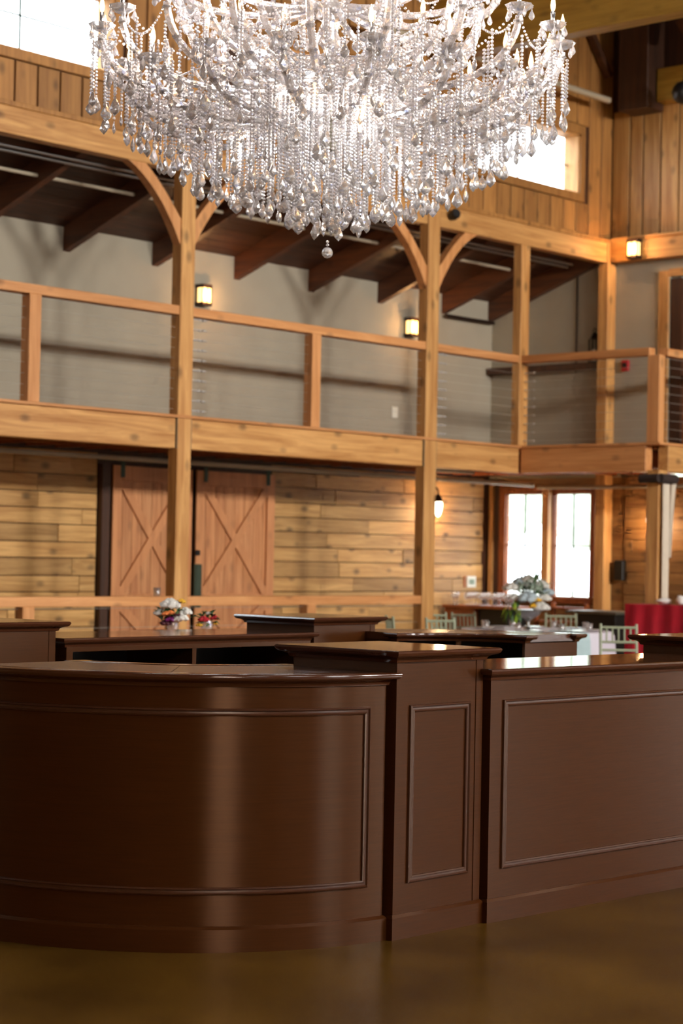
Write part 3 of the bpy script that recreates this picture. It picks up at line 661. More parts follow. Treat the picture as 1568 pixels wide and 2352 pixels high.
def jar_lamp(loc, rz, label):
    t = thing('jar_wall_lamp', label, 'lamp', loc, rz)
    q = MB().tube([(0, 0, 0.3), (0, -0.06, 0.33), (0, -0.12, 0.33), (0, -0.15, 0.29), (0, -0.15, 0.24)], 0.01, 8); q.build('curved_arm', 'black', t, local=True, smooth=True)
    MB().lathe([(0.015, 0.25), (0.03, 0.235), (0.05, 0.19), (0.062, 0.16), (0.062, 0.15)], 14, (0, -0.15, 0)).build('lamp_cap', 'black', t, local=True)
    MB().lathe([(0.055, 0.15), (0.056, 0.10), (0.045, 0.03), (0.025, -0.03), (0.006, -0.045)], 14, (0, -0.15, 0)).build('lamp_glass', 'jar_glass', t, local=True, smooth=True)
    MB().lathe([(0.03, 0.26), (0.035, 0.28), (0.03, 0.33)], 12, (0, 0.0, 0)).build('wall_rose', 'black', t, local=True)
    point('jar_light', (0, -0.22, 0.05), 26, (1.0, 0.62, 0.3), 0.06, t); return t
jar_lamp((20.12, YB, 2.12), 0, 'jar wall lamp glowing on the planks right of the right tall post')
jar_lamp((XE - 0.02, 13.72, 1.95), -pi / 2, 'jar wall lamp on the end wall, half hidden by the balcony post')
# small wall fittings
tag(MB().box(19.33, YB - 0.012, 3.32, 19.44, YB, 3.46, 0.003).build('switch_plate', 'trim_white'), 'small pale switch plate low on the gallery wall', 'switch')
t = thing('thermostat', 'pale square control panel on planks near the corner boards', 'panel', (21.02, YB, 1.15))
MB().box(20.93, YB - 0.02, 1.16, 21.12, YB - 0.002, 1.31, 0.004).build('panel_plate', 'trim_white', t); MB().box(20.97, YB - 0.026, 1.2, 21.08, YB - 0.02, 1.27, 0.002).build('display', 'silver_leaf', t)
MB().box(20.86, YB - 0.02, 1.16, 20.9, YB - 0.002, 1.31, 0.004).build('dark_strip', 'red_z', t)
t = thing('fire_alarm', 'small red fire alarm box on the end wall behind the balcony railing', 'alarm', (XE, 14.23, 3.95))
MB().box(XE - 0.05, 14.18, 3.98, XE - 0.005, 14.28, 4.12, 0.005).build('alarm_case', 'alarm_red', t); MB().box(XE - 0.056, 14.2, 4.03, XE - 0.05, 14.26, 4.08).build('alarm_lever', 'black', t)
tag(MB().box(XE - 0.1, 14.17, 1.3, XE - 0.03, 14.31, 1.56, 0.01).build('wall_box', 'black'), 'small black wall box on the brown end wall planks', 'box')
t = thing('spotlight', 'small black round spotlight on the upper beam by the right tall post', 'spotlight', (17.98, YF, 5.5))
MB().lathe([(0.02, 0), (0.05, 0.01), (0.06, 0.04), (0.06, 0.1), (0.05, 0.12)], 16).build('lamp_head', 'black', t, local=True); t.children[0].rotation_euler = (math.radians(75), 0, math.radians(-20))
t = thing('ceiling_speaker', 'black round loudspeaker hanging at the top right edge', 'speaker', (20.9, 13.15, 7.2))
MB().blob((0, 0, 0.12), 0.13, 3, 2, (1, 1, 1.1), 0.0).build('speaker_body', 'black', t, local=True, smooth=True); MB().tube([(0, 0, 0.2), (0.1, 0, 0.45)], 0.015, 6).build('bracket', 'black', t, local=True)
tag(MB().box(XE - 0.13, 14.56, 4.02, XE - 0.005, YB - 0.01, 4.11, 0.006).build('wall_ledge', 'jamb'), 'dark wooden ledge along the plaster end wall of the gallery', 'shelf')
t = thing('iron_lantern', 'black iron lantern with arched handle on the dark ledge by the end post', 'lantern', (XE - 0.07, 14.68, 4.11))
MB().box(-0.05, -0.07, 0, 0.05, 0.07, 0.02, 0.003).build('base', 'black', t, local=True)
for (a, b) in ((-0.045, -0.065), (0.03, -0.065), (-0.045, 0.05), (0.03, 0.05)): MB().box(a, b, 0.02, a + 0.015, b + 0.015, 0.3).build('upright', 'black', t, local=True)
MB().lathe([(0.075, 0.3), (0.08, 0.31), (0.04, 0.37), (0.015, 0.39)], 4).build('roof', 'black', t, local=True)
MB().tube([(0, 0.03 * math.cos(k * pi / 8), 0.39 + 0.05 * math.sin(k * pi / 8)) for k in range(9)], 0.006, 6).build('handle', 'black', t, local=True)
MB().tube([(0, 0, 0.02), (0, 0, 0.17)], 0.025, 12).build('candle', 'china', t, local=True)

# ------------------------------------------------------------------ the bar
TOPZ, TWZ = 1.08, 1.17
CROWN = [(0.0, -0.052), (0.008, -0.050), (0.012, -0.038), (0.022, -0.030), (0.036, -0.026), (0.042, -0.020), (0.046, -0.010), (0.044, -0.003), (0.040, 0.0)]
MOULD = [(-0.015, 0.0), (-0.014, 0.007), (-0.009, 0.010), (-0.004, 0.006), (0.003, 0.006), (0.008, 0.013), (0.013, 0.009), (0.015, 0.0)]
def rect(x0, y0, x1, y1): return [(x0, y0), (x1, y0), (x1, y1), (x0, y1)]
def frame_mould(t, x0, x1, z0, z1, y, nm_='panel_moulding'):
    P = [(x0, y, z0), (x1, y, z0), (x1, y, z1), (x0, y, z1)]
    return MB().sweep(P, [(0, -1, 0)] * 4, MOULD).build(nm_, 'brown_trim', t, local=True, fix=True)
def tower(loc, label, rz=0.0):
    t = thing('bar_tower', label, 'bar', loc, rz); s = 0.57
    MB().loft(rect(0, 0, s, s), [(0, 0.0), (0, TWZ - 0.045)]).build('body', 'brown', t, local=True)
    MB().loft(rect(0, 0, s, s), [(0.014, 0.0), (0.014, 0.088), (0.004, 0.1), (0.0, 0.1)]).build('base_board', 'brown', t, local=True)
    MB().loft(rect(-0.002, -0.002, s + 0.002, s + 0.002), [(a * 1.25, TWZ + b) for a, b in CROWN]).build('top', 'brown_top', t, local=True)
    for a in (0.0, s - 0.045): MB().box(a, -0.003, 0.1, a + 0.045, 0.0, TWZ - 0.05).build('stile', 'brown', t, local=True)
    frame_mould(t, 0.1, s - 0.1, 0.235, 0.93, -0.0)
    return t
tower((6.19, 5.2, 0), 'brown bar tower at the front, between the curved and the straight front counter')
tower((8.77, 5.13, 0), 'brown bar tower at the right edge, behind the straight front counter')
tower((6.36, 8.2, 0), 'brown bar tower at the left edge, beside the rear open-shelved counter')
tower((8.97, 8.2, 0), 'brown bar tower at the back, in the middle between the two rear counters')
def straight(loc, rz, L, D, label):
    t = thing('bar_counter', label, 'bar', loc, rz)
    MB().box(0, 0, 0, L, 0.02, TOPZ - 0.045).build('front_panel', 'brown', t, local=True)
    for a in (0, L - 0.02): MB().box(a, 0.02, 0, a + 0.02, D, TOPZ - 0.045).build('side_panel', 'brown', t, local=True)
    MB().box(L / 2 - 0.015, 0.02, 0.1, L / 2 + 0.015, D - 0.002, TOPZ - 0.045).build('divider', 'brown', t, local=True)
    MB().box(0.02, 0.02, 0.08, L - 0.02, D - 0.01, 0.1).build('bottom_shelf', 'shelf_dark', t, local=True)
    for (a, b) in ((0.02, L / 2 - 0.015), (L / 2 + 0.015, L - 0.02)): MB().box(a, 0.02, 0.52, b, D - 0.1, 0.54).build('shelf', 'shelf_dark', t, local=True)
    MB().box(0.02, 0.02, 0.1, L - 0.02, 0.025, TOPZ - 0.05).build('back_lining', 'shelf_dark', t, local=True)
    MB().loft(rect(0, 0, L, D), [(a, TOPZ + b) for a, b in CROWN]).build('top', 'brown_top', t, local=True)
    q = MB()
    for (a, b) in ((0, 0.045), (L - 0.045, L)): q.box(a, D - 0.001, 0, b, D + 0.012, TOPZ - 0.05)
    q.box(0.045, D - 0.001, TOPZ - 0.075, L - 0.045, D + 0.011, TOPZ - 0.05); q.build('face_frame', 'brown', t, local=True)
    MB().loft(rect(0, 0, L, 0.02), [(0.014, 0.0), (0.014, 0.088), (0.004, 0.1), (0.0, 0.1)]).build('base_board', 'brown', t, local=True)
    for a in (0.0, L - 0.04): MB().box(a, -0.003, 0.1, a + 0.04, 0.0, TOPZ - 0.05).build('stile', 'brown', t, local=True)
    frame_mould(t, 0.1, L - 0.1, 0.235, 0.93, 0.0)
    return t
straight((6.785, 5.175, 0), math.radians(-2.4), 1.93, 0.50, 'straight brown bar counter at the front right, with one long panelled face')
straight((8.93, 8.78, 0), pi, 1.93, 0.58, 'straight rear bar counter with dark open shelves, between the left and back towers')
def curved(cx, cy_, a0, a1, ro, ri, label, rz=0.0):
    t = thing('curved_bar_counter', label, 'bar', (cx, cy_, 0), rz)
    def sector(r1, r2, b0, b1, n=36):
        A = [b0 + (b1 - b0) * k / n for k in range(n + 1)]
        return [(r1 * math.cos(a), r1 * math.sin(a)) for a in A] + [(r2 * math.cos(a), r2 * math.sin(a)) for a in A[::-1]]
    MB().loft(sector(ro, ro - 0.02, a0, a1), [(0, 0.0), (0, TOPZ - 0.045)]).build('front_panel', 'brown', t, local=True, smooth=True)
    for a in (a0, a1):
        q = MB(); dx, dy = math.cos(a), math.sin(a); s_ = 1 if a == a0 else -1; nx, ny = -dy * s_, dx * s_
        q.v = [(r_ * dx + nx * o_, r_ * dy + ny * o_, z_) for z_ in (0, TOPZ - 0.045) for (r_, o_) in ((ri, 0), (ro - 0.02, 0), (ro - 0.02, 0.02), (ri, 0.02))]
        q.f = [(0, 3, 2, 1), (4, 5, 6, 7), (0, 1, 5, 4), (1, 2, 6, 5), (2, 3, 7, 6), (3, 0, 4, 7)]
        q.build('side_panel', 'brown', t, local=True, fix=True)
    am = (a0 + a1) / 2; q = MB(); q.beam(((ri + 0.01) * math.cos(am), (ri + 0.01) * math.sin(am), 0.55), ((ro - 0.03) * math.cos(am), (ro - 0.03) * math.sin(am), 0.55), 0.03, 0.95); q.build('divider', 'brown', t, local=True)
    for z_ in (0.08, 0.52): MB().loft(sector(ro - 0.02, ri + 0.02, a0 + 0.03, a1 - 0.03), [(0, z_), (0, z_ + 0.02)]).build('shelf', 'shelf_dark', t, local=True)
    MB().loft(sector(ro - 0.021, ro - 0.026, a0 + 0.03, a1 - 0.03), [(0, 0.1), (0, TOPZ - 0.05)]).build('back_lining', 'shelf_dark', t, local=True)
    e = 0.0015
    for (b0, b1) in ((a0, am - e), (am + e, a1)):
        MB().loft(sector(ro, ri, b0, b1, 24), [(a * (1 if True else 0), TOPZ + b) for a, b in CROWN] if False else [(0, TOPZ - 0.052), (0, TOPZ - 0.001)]).build('top_board', 'brown_rough_top', t, local=True)
    MB().loft(sector(ro + 0.0005, ro - 0.03, a0, a1), [(a, TOPZ + b - 0.0005) for a, b in CROWN]).build('top_edge', 'brown_top', t, local=True, smooth=True)
    MB().loft(sector(ri + 0.03, ri - 0.0005, a0, a1), [(a, TOPZ + b - 0.0005) for a, b in CROWN]).build('top_edge', 'brown_top', t, local=True, smooth=True)
    MB().loft(sector(ro, ro - 0.02, a0, a1), [(0.014, 0.0), (0.014, 0.088), (0.004, 0.1), (0.0, 0.1)]).build('base_board', 'brown', t, local=True, smooth=True)
    n = 40; da = 0.1 / ro; A = [a0 + da + (a1 - a0 - 2 * da) * k / n for k in range(n + 1)]
    P = [(ro * math.cos(a), ro * math.sin(a), 0.235) for a in A] + [(ro * math.cos(a), ro * math.sin(a), 0.93) for a in A[::-1]]
    NN = [(math.cos(a), math.sin(a), 0) for a in A] + [(math.cos(a), math.sin(a), 0) for a in A[::-1]]
    MB().sweep(P, NN, MOULD).build('panel_moulding', 'brown_trim', t, local=True, smooth=True)
    return t
curved(6.30, 6.50, pi + 0.0, 1.5 * pi - 0.106, 1.275, 0.645, 'curved brown bar counter at the front left, panelled, with a seamed top')
curved(9.40, 7.35, 0.0, pi / 2 - 0.06, 1.14, 0.58, 'curved rear bar counter at the right of the back tower, with an open end')

# ------------------------------------------------------------------ chandelier
CX, CY = 7.76, 7.05
ch = thing('crystal_chandelier', 'huge crystal chandelier with candle bulbs and bead strands hanging over the bar', 'chandelier', (CX, CY, 3.1))
Z0 = 3.1
def zr(z): return z - Z0
def bead_mesh(mb, c, r):
    mb.lathe([(r * 0.35, -r * 0.95), (r * (0.94 + 0.12 * R.random()), -r * 0.35), (r * (0.94 + 0.12 * R.random()), r * 0.35), (r * 0.35, r * 0.95)], 6, c)
strand_cache = {}
def strand_mesh(nb, rb):
    k = (nb, rb)
    if k not in strand_cache:
        q = MB()
        for i in range(nb): bead_mesh(q, (0, 0, -0.011 - i * 0.0185), rb)
        me = q.mesh('bead_strand'); me.materials.append(M['crystal']); strand_cache[k] = me
    return strand_cache[k]
def drop_mesh(L, Wd, n=7, seed=0):
    # a cut pendant: rings of facets turned half a step against each other, pointed at the bottom
    rr = random.Random(seed); v = []; f = []
    prof = [(0.07, 0.0), (0.14, 0.07), (0.10, 0.13), (0.27, 0.30), (0.43, 0.50), (0.50, 0.68), (0.34, 0.84), (0.02, 1.0)]
    for j_, (w_, t_) in enumerate(prof):
        for k in range(n):
            a = 2 * pi * (k + 0.5 * (j_ % 2)) / n; q_ = 1 + rr.uniform(-0.07, 0.07)
            v.append((Wd * w_ * q_ * math.cos(a), Wd * w_ * q_ * math.sin(a) * 0.55, -L * t_ + rr.uniform(-0.02, 0.02) * L * (0 < j_ < 7)))
    for j_ in range(len(prof) - 1):
        for k in range(n):
            k2 = (k + 1) % n; a, b, c, d = j_ * n + k, j_ * n + k2, (j_ + 1) * n + k, (j_ + 1) * n + k2
            f += [(a, c, b), (b, c, d)] if j_ % 2 == 0 else [(a, c, d), (a, d, b)]
    me = bpy.data.meshes.new('crystal_drop'); me.from_pydata(v, [], f); me.materials.append(M['drop_crystal']); return me
DROPS = [drop_mesh(0.10, 0.062, 7, 1), drop_mesh(0.09, 0.052, 6, 2), drop_mesh(0.075, 0.034, 6, 3), drop_mesh(0.085, 0.058, 8, 4)]
SMALL_DROP = drop_mesh(0.055, 0.032)
def ob(name, me, parent, loc, rz=0.0):
    o = bpy.data.objects.new(name, me); C.objects.link(o); o.parent = parent; o.location = loc; o.rotation_euler = (0, 0, rz); return o
def tipz(r):
    return 3.185 + 0.33 * r if r < 0.75 else 3.4325 + 0.74 * (r - 0.75)
rings = [(0.07, 8), (0.15, 12), (0.24, 18), (0.33, 22), (0.42, 26), (0.51, 30), (0.60, 34), (0.69, 36), (0.78, 38), (0.88, 38), (0.98, 38), (1.08, 40), (1.18, 40), (1.24, 34)]
slots = []
for r, n in rings:
    ph = R.uniform(0, 1)
    for k in range(n):
        a = 2 * pi * (k + ph + R.uniform(-0.2, 0.2)) / n
        if r < 0.9: top = 3.93 + R.uniform(-0.05, 0.06)
        else: top = 4.02 + (r - 0.9) * 0.35 + R.uniform(-0.07, 0.1)
        bot = tipz(r) + abs(R.gauss(0, 0.02)) + (0.05 if (k % 3 == 0) else 0)
        slots.append((r + R.uniform(-0.02, 0.02), a, top, bot))
vdir = Vector((CX, CY, 0)).normalized()
slots.sort(key=lambda s_: (math.cos(s_[1]) * vdir.x + math.sin(s_[1]) * vdir.y) * s_[0])   # nearest the camera first
extra = MB()
for i, (r, a, top, bot) in enumerate(slots):
    x_, y_ = r * math.cos(a), r * math.sin(a); dm = R.choice(DROPS); L = 0.1
    nb = max(3, int((top - bot - L) / 0.0185)); zt = bot + L + nb * 0.0185
    if i < 290:
        s_ = ob('bead_strand', strand_mesh(nb, 0.0086), ch, (x_, y_, zr(zt)), R.uniform(0, 3)); ob('crystal_drop', dm, s_, (0, 0, -nb * 0.0185 - 0.006), R.uniform(0, 3))
    else:
        for src, dz, ro_ in ((strand_mesh(nb, 0.0086), 0, 0), (dm, -nb * 0.0185 - 0.006, R.uniform(0, 3))):
            b = len(extra.v); cs, sn = math.cos(ro_), math.sin(ro_)
            extra.v += [(v.co.x * cs - v.co.y * sn + x_, v.co.x * sn + v.co.y * cs + y_, v.co.z + zr(zt) + dz) for v in src.vertices]; extra.f += [tuple(b + k for k in p.vertices) for p in src.polygons]
tag(extra.build('bead_curtain', 'crystal', ch, local=True), kind='stuff')
# bottom ball
q = MB(); bead_mesh(q, (0, 0, zr(3.205)), 0.008); bead_mesh(q, (0, 0, zr(3.188)), 0.008); q.build('ball_link', 'crystal', ch, local=True)
bm = bmesh.new(); bmesh.ops.create_icosphere(bm, subdivisions=2, radius=0.03); q = MB(); q.addbm(bm, Matrix.Translation((0, 0, zr(3.147)))); q.build('crystal_ball', 'drop_crystal', ch, local=True)
# stem
q = MB().lathe([(0.042, 3.69), (0.042, 3.78), (0.02, 3.785), (0.02, 3.9)], 20, (0, 0, -Z0)); q.build('lower_canister', 'zinc', ch, local=True)
q = MB().lathe([(0.014, 3.9), (0.014, 9.3)], 12, (0, 0, -Z0)); q.build('centre_stem', 'steel', ch, local=True)
for zz, rr in ((3.98, 0.06), (4.12, 0.10), (4.26, 0.07), (4.42, 0.11), (4.62, 0.08), (4.85, 0.1)):
    MB().lathe([(0.015, -0.05), (rr * 0.6, -0.035), (rr, 0.0), (rr * 0.55, 0.04), (0.02, 0.08)], 16, (0, 0, zr(zz)), wob=0.06).build('glass_baluster', 'arm_glass', ch, local=True)
for r_, zz in ((0.15, 3.95), (0.33, 3.95), (0.51, 3.95), (0.69, 3.95), (0.85, 3.98)):
    n = 48; q = MB(); q.tube([(r_ * math.cos(2 * pi * k / n), r_ * math.sin(2 * pi * k / n), zr(zz)) for k in range(n + 1)], 0.005, 6, False); q.build('ring_frame', 'arm_glass', ch, local=True, smooth=True)
# arm, cup, candle, bulb meshes shared within a tier
def bez(p0, p1, p2, p3, n):
    return [tuple(p0[i] * (1 - t) ** 3 + 3 * p1[i] * (1 - t) ** 2 * t + 3 * p2[i] * (1 - t) * t * t + p3[i] * t ** 3 for i in range(2)) for t in [k / n for k in range(n + 1)]]
BOB = MB().lathe([(0.012, -0.012), (0.03, -0.012), (0.055, 0.004), (0.068, 0.022), (0.062, 0.024), (0.03, 0.002), (0.012, 0.0)], 24, wob=0.07, wn=8)
BOB2 = MB().lathe([(0.014, -0.045), (0.024, -0.04), (0.02, -0.02), (0.012, -0.012)], 12)
me_bob = BOB.mesh('candle_cup'); me_bob.materials.append(M['drop_crystal'])
q = MB().lathe([(0.011, 0.0), (0.011, 0.085)], 12); me_can = q.mesh('candle_sleeve'); me_can.materials.append(M['steel']); me_can.shade_smooth()
q = MB().lathe([(0.007, 0.085), (0.012, 0.1), (0.014, 0.115), (0.010, 0.14), (0.004, 0.16), (0.001, 0.172)], 10); me_bulb = q.mesh('candle_bulb'); me_bulb.materials.append(M['bulb']); me_bulb.shade_smooth()
q = MB()
for k in range(5):
    a = 2 * pi * k / 5; b = len(q.v); dx, dy = 0.062 * math.cos(a), 0.062 * math.sin(a)
    bead_mesh(q, (dx, dy, 0.012), 0.007); q.v += [(v.co.x * math.cos(a) - v.co.y * math.sin(a) + dx, v.co.x * math.sin(a) + v.co.y * math.cos(a) + dy, v.co.z + 0.003) for v in SMALL_DROP.vertices]
    b2 = len(q.v) - len(SMALL_DROP.vertices); q.f += [tuple(b2 + i for i in p.vertices) for p in SMALL_DROP.polygons]
me_cd = q.mesh('cup_drops'); me_cd.materials.append(M['crystal'])
def swag_mesh(p, q_, sag, n=22):
    m_ = MB(); p, q_ = Vector(p), Vector(q_)
    for i in range(n + 1):
        t = i / n; c = p.lerp(q_, t); c.z -= sag * 4 * t * (1 - t); bead_mesh(m_, tuple(c), 0.0068)
    me = m_.mesh('bead_swag'); me.materials.append(M['crystal']); return me
def tier(n, Rr, zc, hub_r, hub_z, dip, ph, lit=1.0, rad=0.018, sw=True):
    pr = bez((hub_r, hub_z), (Rr * 0.5, hub_z - dip), (Rr * 0.98, zc - 0.62 * (zc - hub_z + dip) - 0.12), (Rr, zc - 0.03), 36)
    q = MB(); q.tube([(x_, 0, z_ - Z0) for x_, z_ in pr], [rad * (1 + 0.10 * (i_ % 2)) for i_ in range(len(pr))], 7)
    for k in range(5, 36, 6):
        x_, z_ = pr[k]; q.lathe([(rad, -0.008), (rad * 1.5, 0), (rad, 0.008)], 8, (x_, 0, z_ - Z0))
    me_arm = q.mesh('arm'); me_arm.materials.append(M['arm_glass'])
    # beads hung under the arm, and strings from the cup to the stem and to the neighbour
    a1 = 2 * pi / n
    mid = pr[18]
    me_s1 = swag_mesh((Rr - 0.03, 0, zc - Z0 - 0.01), (mid[0] * 0.75, 0, mid[1] - Z0 + 0.1), 0.06, 26)
    me_s2 = swag_mesh((Rr, 0, zc - Z0 - 0.02), (Rr * math.cos(a1), Rr * math.sin(a1), zc - Z0 - 0.02), 0.13, max(10, int(Rr * a1 / 0.019) + 4))
    for k in range(n):
        a = a1 * k + ph
        arm = ob('arm', me_arm, ch, (0, 0, 0), a)
        ob('candle_cup', me_bob, arm, (Rr, 0, zc - Z0)); ob('candle_sleeve', me_can, arm, (Rr, 0, zc - Z0)); ob('candle_bulb', me_bulb, arm, (Rr, 0, zc - Z0)); ob('cup_drops', me_cd, arm, (Rr, 0, zc - Z0), R.uniform(0, 1))['kind'] = 'stuff'
        if sw:
            ob('bead_swag', me_s1, arm, (0, 0, 0)); ob('bead_swag', me_s2, arm, (0, 0, 0))
        if lit: point('bulb_light', (Rr * math.cos(a), Rr * math.sin(a), zc - Z0 + 0.19), lit, (1.0, 0.88, 0.82), 0.03, ch)
tier(16, 1.06, 4.01, 0.08, 3.86, 0.12, 0.13, 2.7)
tier(20, 1.215, 4.24, 0.08, 4.02, 0.16, 0.02, 2.7)
tier(14, 0.80, 4.46, 0.07, 4.16, 0.12, 0.25, 2.7)
tier(10, 0.50, 4.30, 0.06, 4.02, 0.08, 0.1, 2.5)
tier(12, 0.95, 4.74, 0.07, 4.45, 0.14, 0.4, 0, sw=False)
tier(8, 0.55, 4.95, 0.06, 4.7, 0.12, 0.2, 0, sw=False)
# inner arcs of bare glass arms without candles (the crown of the basket)
q0 = MB(); pr = bez((0.10, 3.98), (0.32, 3.72), (0.62, 3.80), (0.80, 4.02), 14); q0.tube([(x_, 0, z_ - Z0) for x_, z_ in pr], 0.011, 8)
me_b = q0.mesh('basket_arm'); me_b.materials.append(M['arm_glass']); me_b.shade_smooth()
for k in range(16): ob('basket_arm', me_b, ch, (0, 0, 0), 2 * pi * k / 16 + 0.05)
# bulbs added inside the basket to brighten the strands, on short stalks
q0 = MB().lathe([(0.008, -0.05), (0.008, 0.0), (0.018, 0.02), (0.02, 0.04), (0.012, 0.07), (0.002, 0.08)], 12); me_in = q0.mesh('added_bulb'); me_in.materials.append(M['bulb']); me_in.shade_smooth()
for k in range(9):
    a = 2 * pi * k / 9; r_ = 0.22 if k % 3 else 0.5
    ob('added_bulb', me_in, ch, (r_ * math.cos(a), r_ * math.sin(a), zr(3.92 if k % 3 else 3.74))); point('bulb_light', (r_ * math.cos(a), r_ * math.sin(a), zr(3.88 if k % 3 else 3.70)), 5.5, (1.0, 0.96, 0.93), 0.05, ch)
# prisms hung along the arms
for k in range(26):
    a = 2 * pi * k / 26 + R.uniform(-0.05, 0.05); r_ = R.uniform(0.35, 1.15); o = ob('hanging_prism', R.choice(DROPS), ch, (r_ * math.cos(a), r_ * math.sin(a), zr(R.uniform(4.0, 4.4))), R.uniform(0, 3))

# ------------------------------------------------------------------ party tables
def round_table(c, r, h, label_t, label_c):
    t = thing('round_table', label_t, 'table', (c[0], c[1], 0))
    MB().lathe([(r - 0.01, h - 0.04), (r, h - 0.03), (r, h - 0.012), (r - 0.01, h - 0.008)], 40).build('tabletop', 'orange_x', t, local=True)
    MB().lathe([(0.3, 0), (0.28, 0.03), (0.05, 0.08), (0.04, h - 0.04)], 16).build('pedestal', 'black', t, local=True)
    q = MB(); n = 96; prof = [(0.001, h), (r * 0.9, h), (r + 0.004, h - 0.002), (r + 0.02, h - 0.05), (r + 0.03, h - 0.3), (r + 0.05, 0.02)]
    for j, (rr, z_) in enumerate(prof):
        for k in range(n):
            a = 2 * pi * k / n; w_ = 1 + (0.0 if j < 3 else 0.045 * (j - 2) / 3) * math.sin(11 * a + 0.6 * math.sin(3 * a)); q.v.append((rr * w_ * math.cos(a) + c[0], rr * w_ * math.sin(a) + c[1], z_))
    for j in range(len(prof) - 1):
        for k in range(n): q.f.append((j * n + k, j * n + (k + 1) % n, (j + 1) * n + (k + 1) % n, (j + 1) * n + k))
    o = q.build('tablecloth', 'white_cloth', smooth=True); return tag(o, label_c, 'tablecloth')
TC = (18.2, 13.25)
round_table(TC, 0.84, 0.76, 'round banquet table hidden beneath a pale cloth', 'pale lilac white cloth draped over the round table with the large centrepiece')
# aqua runner over the edge
q = MB(); cam_a = math.atan2(-TC[1], -TC[0]) + 0.55
pts = [(0.3, 0.765), (0.8, 0.766), (0.87, 0.755), (0.895, 0.68), (0.915, 0.4), (0.93, 0.2)]
for (rr, z_) in pts:
    for k in range(9):
        o_ = (k - 4) * 0.035; q.v.append((TC[0] + rr * math.cos(cam_a) - o_ * math.sin(cam_a), TC[1] + rr * math.sin(cam_a) + o_ * math.cos(cam_a), z_ + 0.0 + (0.004 * (k % 2))))
for j in range(5):
    for k in range(8): q.f.append((j * 9 + k, j * 9 + k + 1, (j + 1) * 9 + k + 1, (j + 1) * 9 + k))
tag(q.build('table_runner', 'aqua_cloth'), 'pale aqua runner hanging over the side of the round table', 'cloth')

def flower_mesh(mb, c, r, seed):
    rr = random.Random(seed)
    for lay, (nn, rad, zz, sz) in enumerate(((6, 0.75, -0.1, 0.55), (5, 0.5, 0.15, 0.5), (3, 0.22, 0.4, 0.42))):
        for k in range(nn):
            a = 2 * pi * (k + 0.5 * lay) / nn + rr.uniform(-0.2, 0.2); mb.blob((c[0] + r * rad * math.cos(a), c[1] + r * rad * math.sin(a), c[2] + r * zz), r * sz, seed + k, 1, (1, 1, 0.75), 0.1)
def leaf_mesh(mb, p, d, L, w_):
    p, d = Vector(p), Vector(d).normalized(); sd = d.cross(Vector((0.2, 0.1, 1))).normalized(); n_ = sd.cross(d)
    b = len(mb.v); mb.v += [tuple(p), tuple(p + d * L * 0.5 + sd * w_ + n_ * 0.01), tuple(p + d * L), tuple(p + d * L * 0.5 - sd * w_ + n_ * 0.01), tuple(p + d * L * 0.5 + n_ * 0.02)]
    mb.f += [(b, b + 1, b + 4), (b + 1, b + 2, b + 4), (b + 2, b + 3, b + 4), (b + 3, b, b + 4)]
vd = Vector((math.cos(TH), math.sin(TH), 0)); rd = Vector((math.sin(TH), -math.cos(TH), 0))
def arrangement(name, label, base, vase_prof, flowers, leaves, vase_mat):
    t = thing(name, label, 'flowers', base)
    MB().lathe(vase_prof, 20).build('vase', vase_mat, t, local=True, smooth=True)
    for i, (u, d_, z_, r_, mt) in enumerate(flowers):
        q = MB(); p = rd * u + vd * d_; flower_mesh(q, (p.x, p.y, z_), r_, i * 13 + 5); q.build('flower', mt, t, local=True, smooth=True)
    for i, (u, d_, z_, du, dd, dz, L, w_, mt) in enumerate(leaves):
        q = MB(); p = rd * u + vd * d_; dr = rd * du + vd * dd + Zv * dz; leaf_mesh(q, p, dr, L, w_); 
        q.v = [(a, b, c + z_) for a, b, c in q.v]; q.build('leaf', mt, t, local=True)
    return t
Rg = random.Random(5)
fl = [(-0.20, -0.05, 0.47, 0.085, 'fl_white'), (-0.02, -0.14, 0.36, 0.11, 'fl_blue'), (0.13, -0.14, 0.26, 0.085, 'fl_white'), (0.17, -0.08, 0.36, 0.075, 'fl_white'), (0.07, -0.16, 0.34, 0.05, 'fl_yellow'), (-0.16, -0.1, 0.36, 0.06, 'fl_white'),
      (0.0, 0.0, 0.56, 0.08, 'fl_white'), (0.14, 0.0, 0.5, 0.08, 'fl_white'), (0.22, 0.05, 0.42, 0.07, 'fl_blue'), (-0.1, 0.02, 0.54, 0.07, 'fl_blue'), (0.05, -0.1, 0.47, 0.07, 'silver_leaf'), (0.04, -0.17, 0.27, 0.04, 'fl_yellow'), (-0.04, 0.15, 0.5, 0.09, 'fl_white'), (0.18, 0.15, 0.44, 0.08, 'fl_white')]
lv = []
for k in range(44):
    a = Rg.uniform(-1.3, 1.3); lv.append((Rg.uniform(-0.15, 0.15), Rg.uniform(-0.15, 0.1), Rg.uniform(0.32, 0.5), math.sin(a), -0.3, math.cos(a), Rg.uniform(0.1, 0.24), 0.022, Rg.choice(['leaf', 'silver_leaf', 'silver_leaf', 'leaf'])))
for k in range(26):
    lv.append((Rg.uniform(-0.24, -0.08), -0.12, Rg.uniform(0.2, 0.36), Rg.uniform(-0.7, 0.1), -0.3, -1.0, Rg.uniform(0.08, 0.2), 0.02, Rg.choice(['lime_leaf', 'lime_leaf', 'leaf'])))
arrangement('centrepiece', 'large white and pale blue flower centrepiece in a footed silver bowl', (TC[0] - 0.02, TC[1] + 0.1, 0.76), [(0.07, 0), (0.06, 0.01), (0.02, 0.03), (0.018, 0.09), (0.05, 0.12), (0.13, 0.17), (0.15, 0.22), (0.13, 0.225)], fl, lv, 'steel')
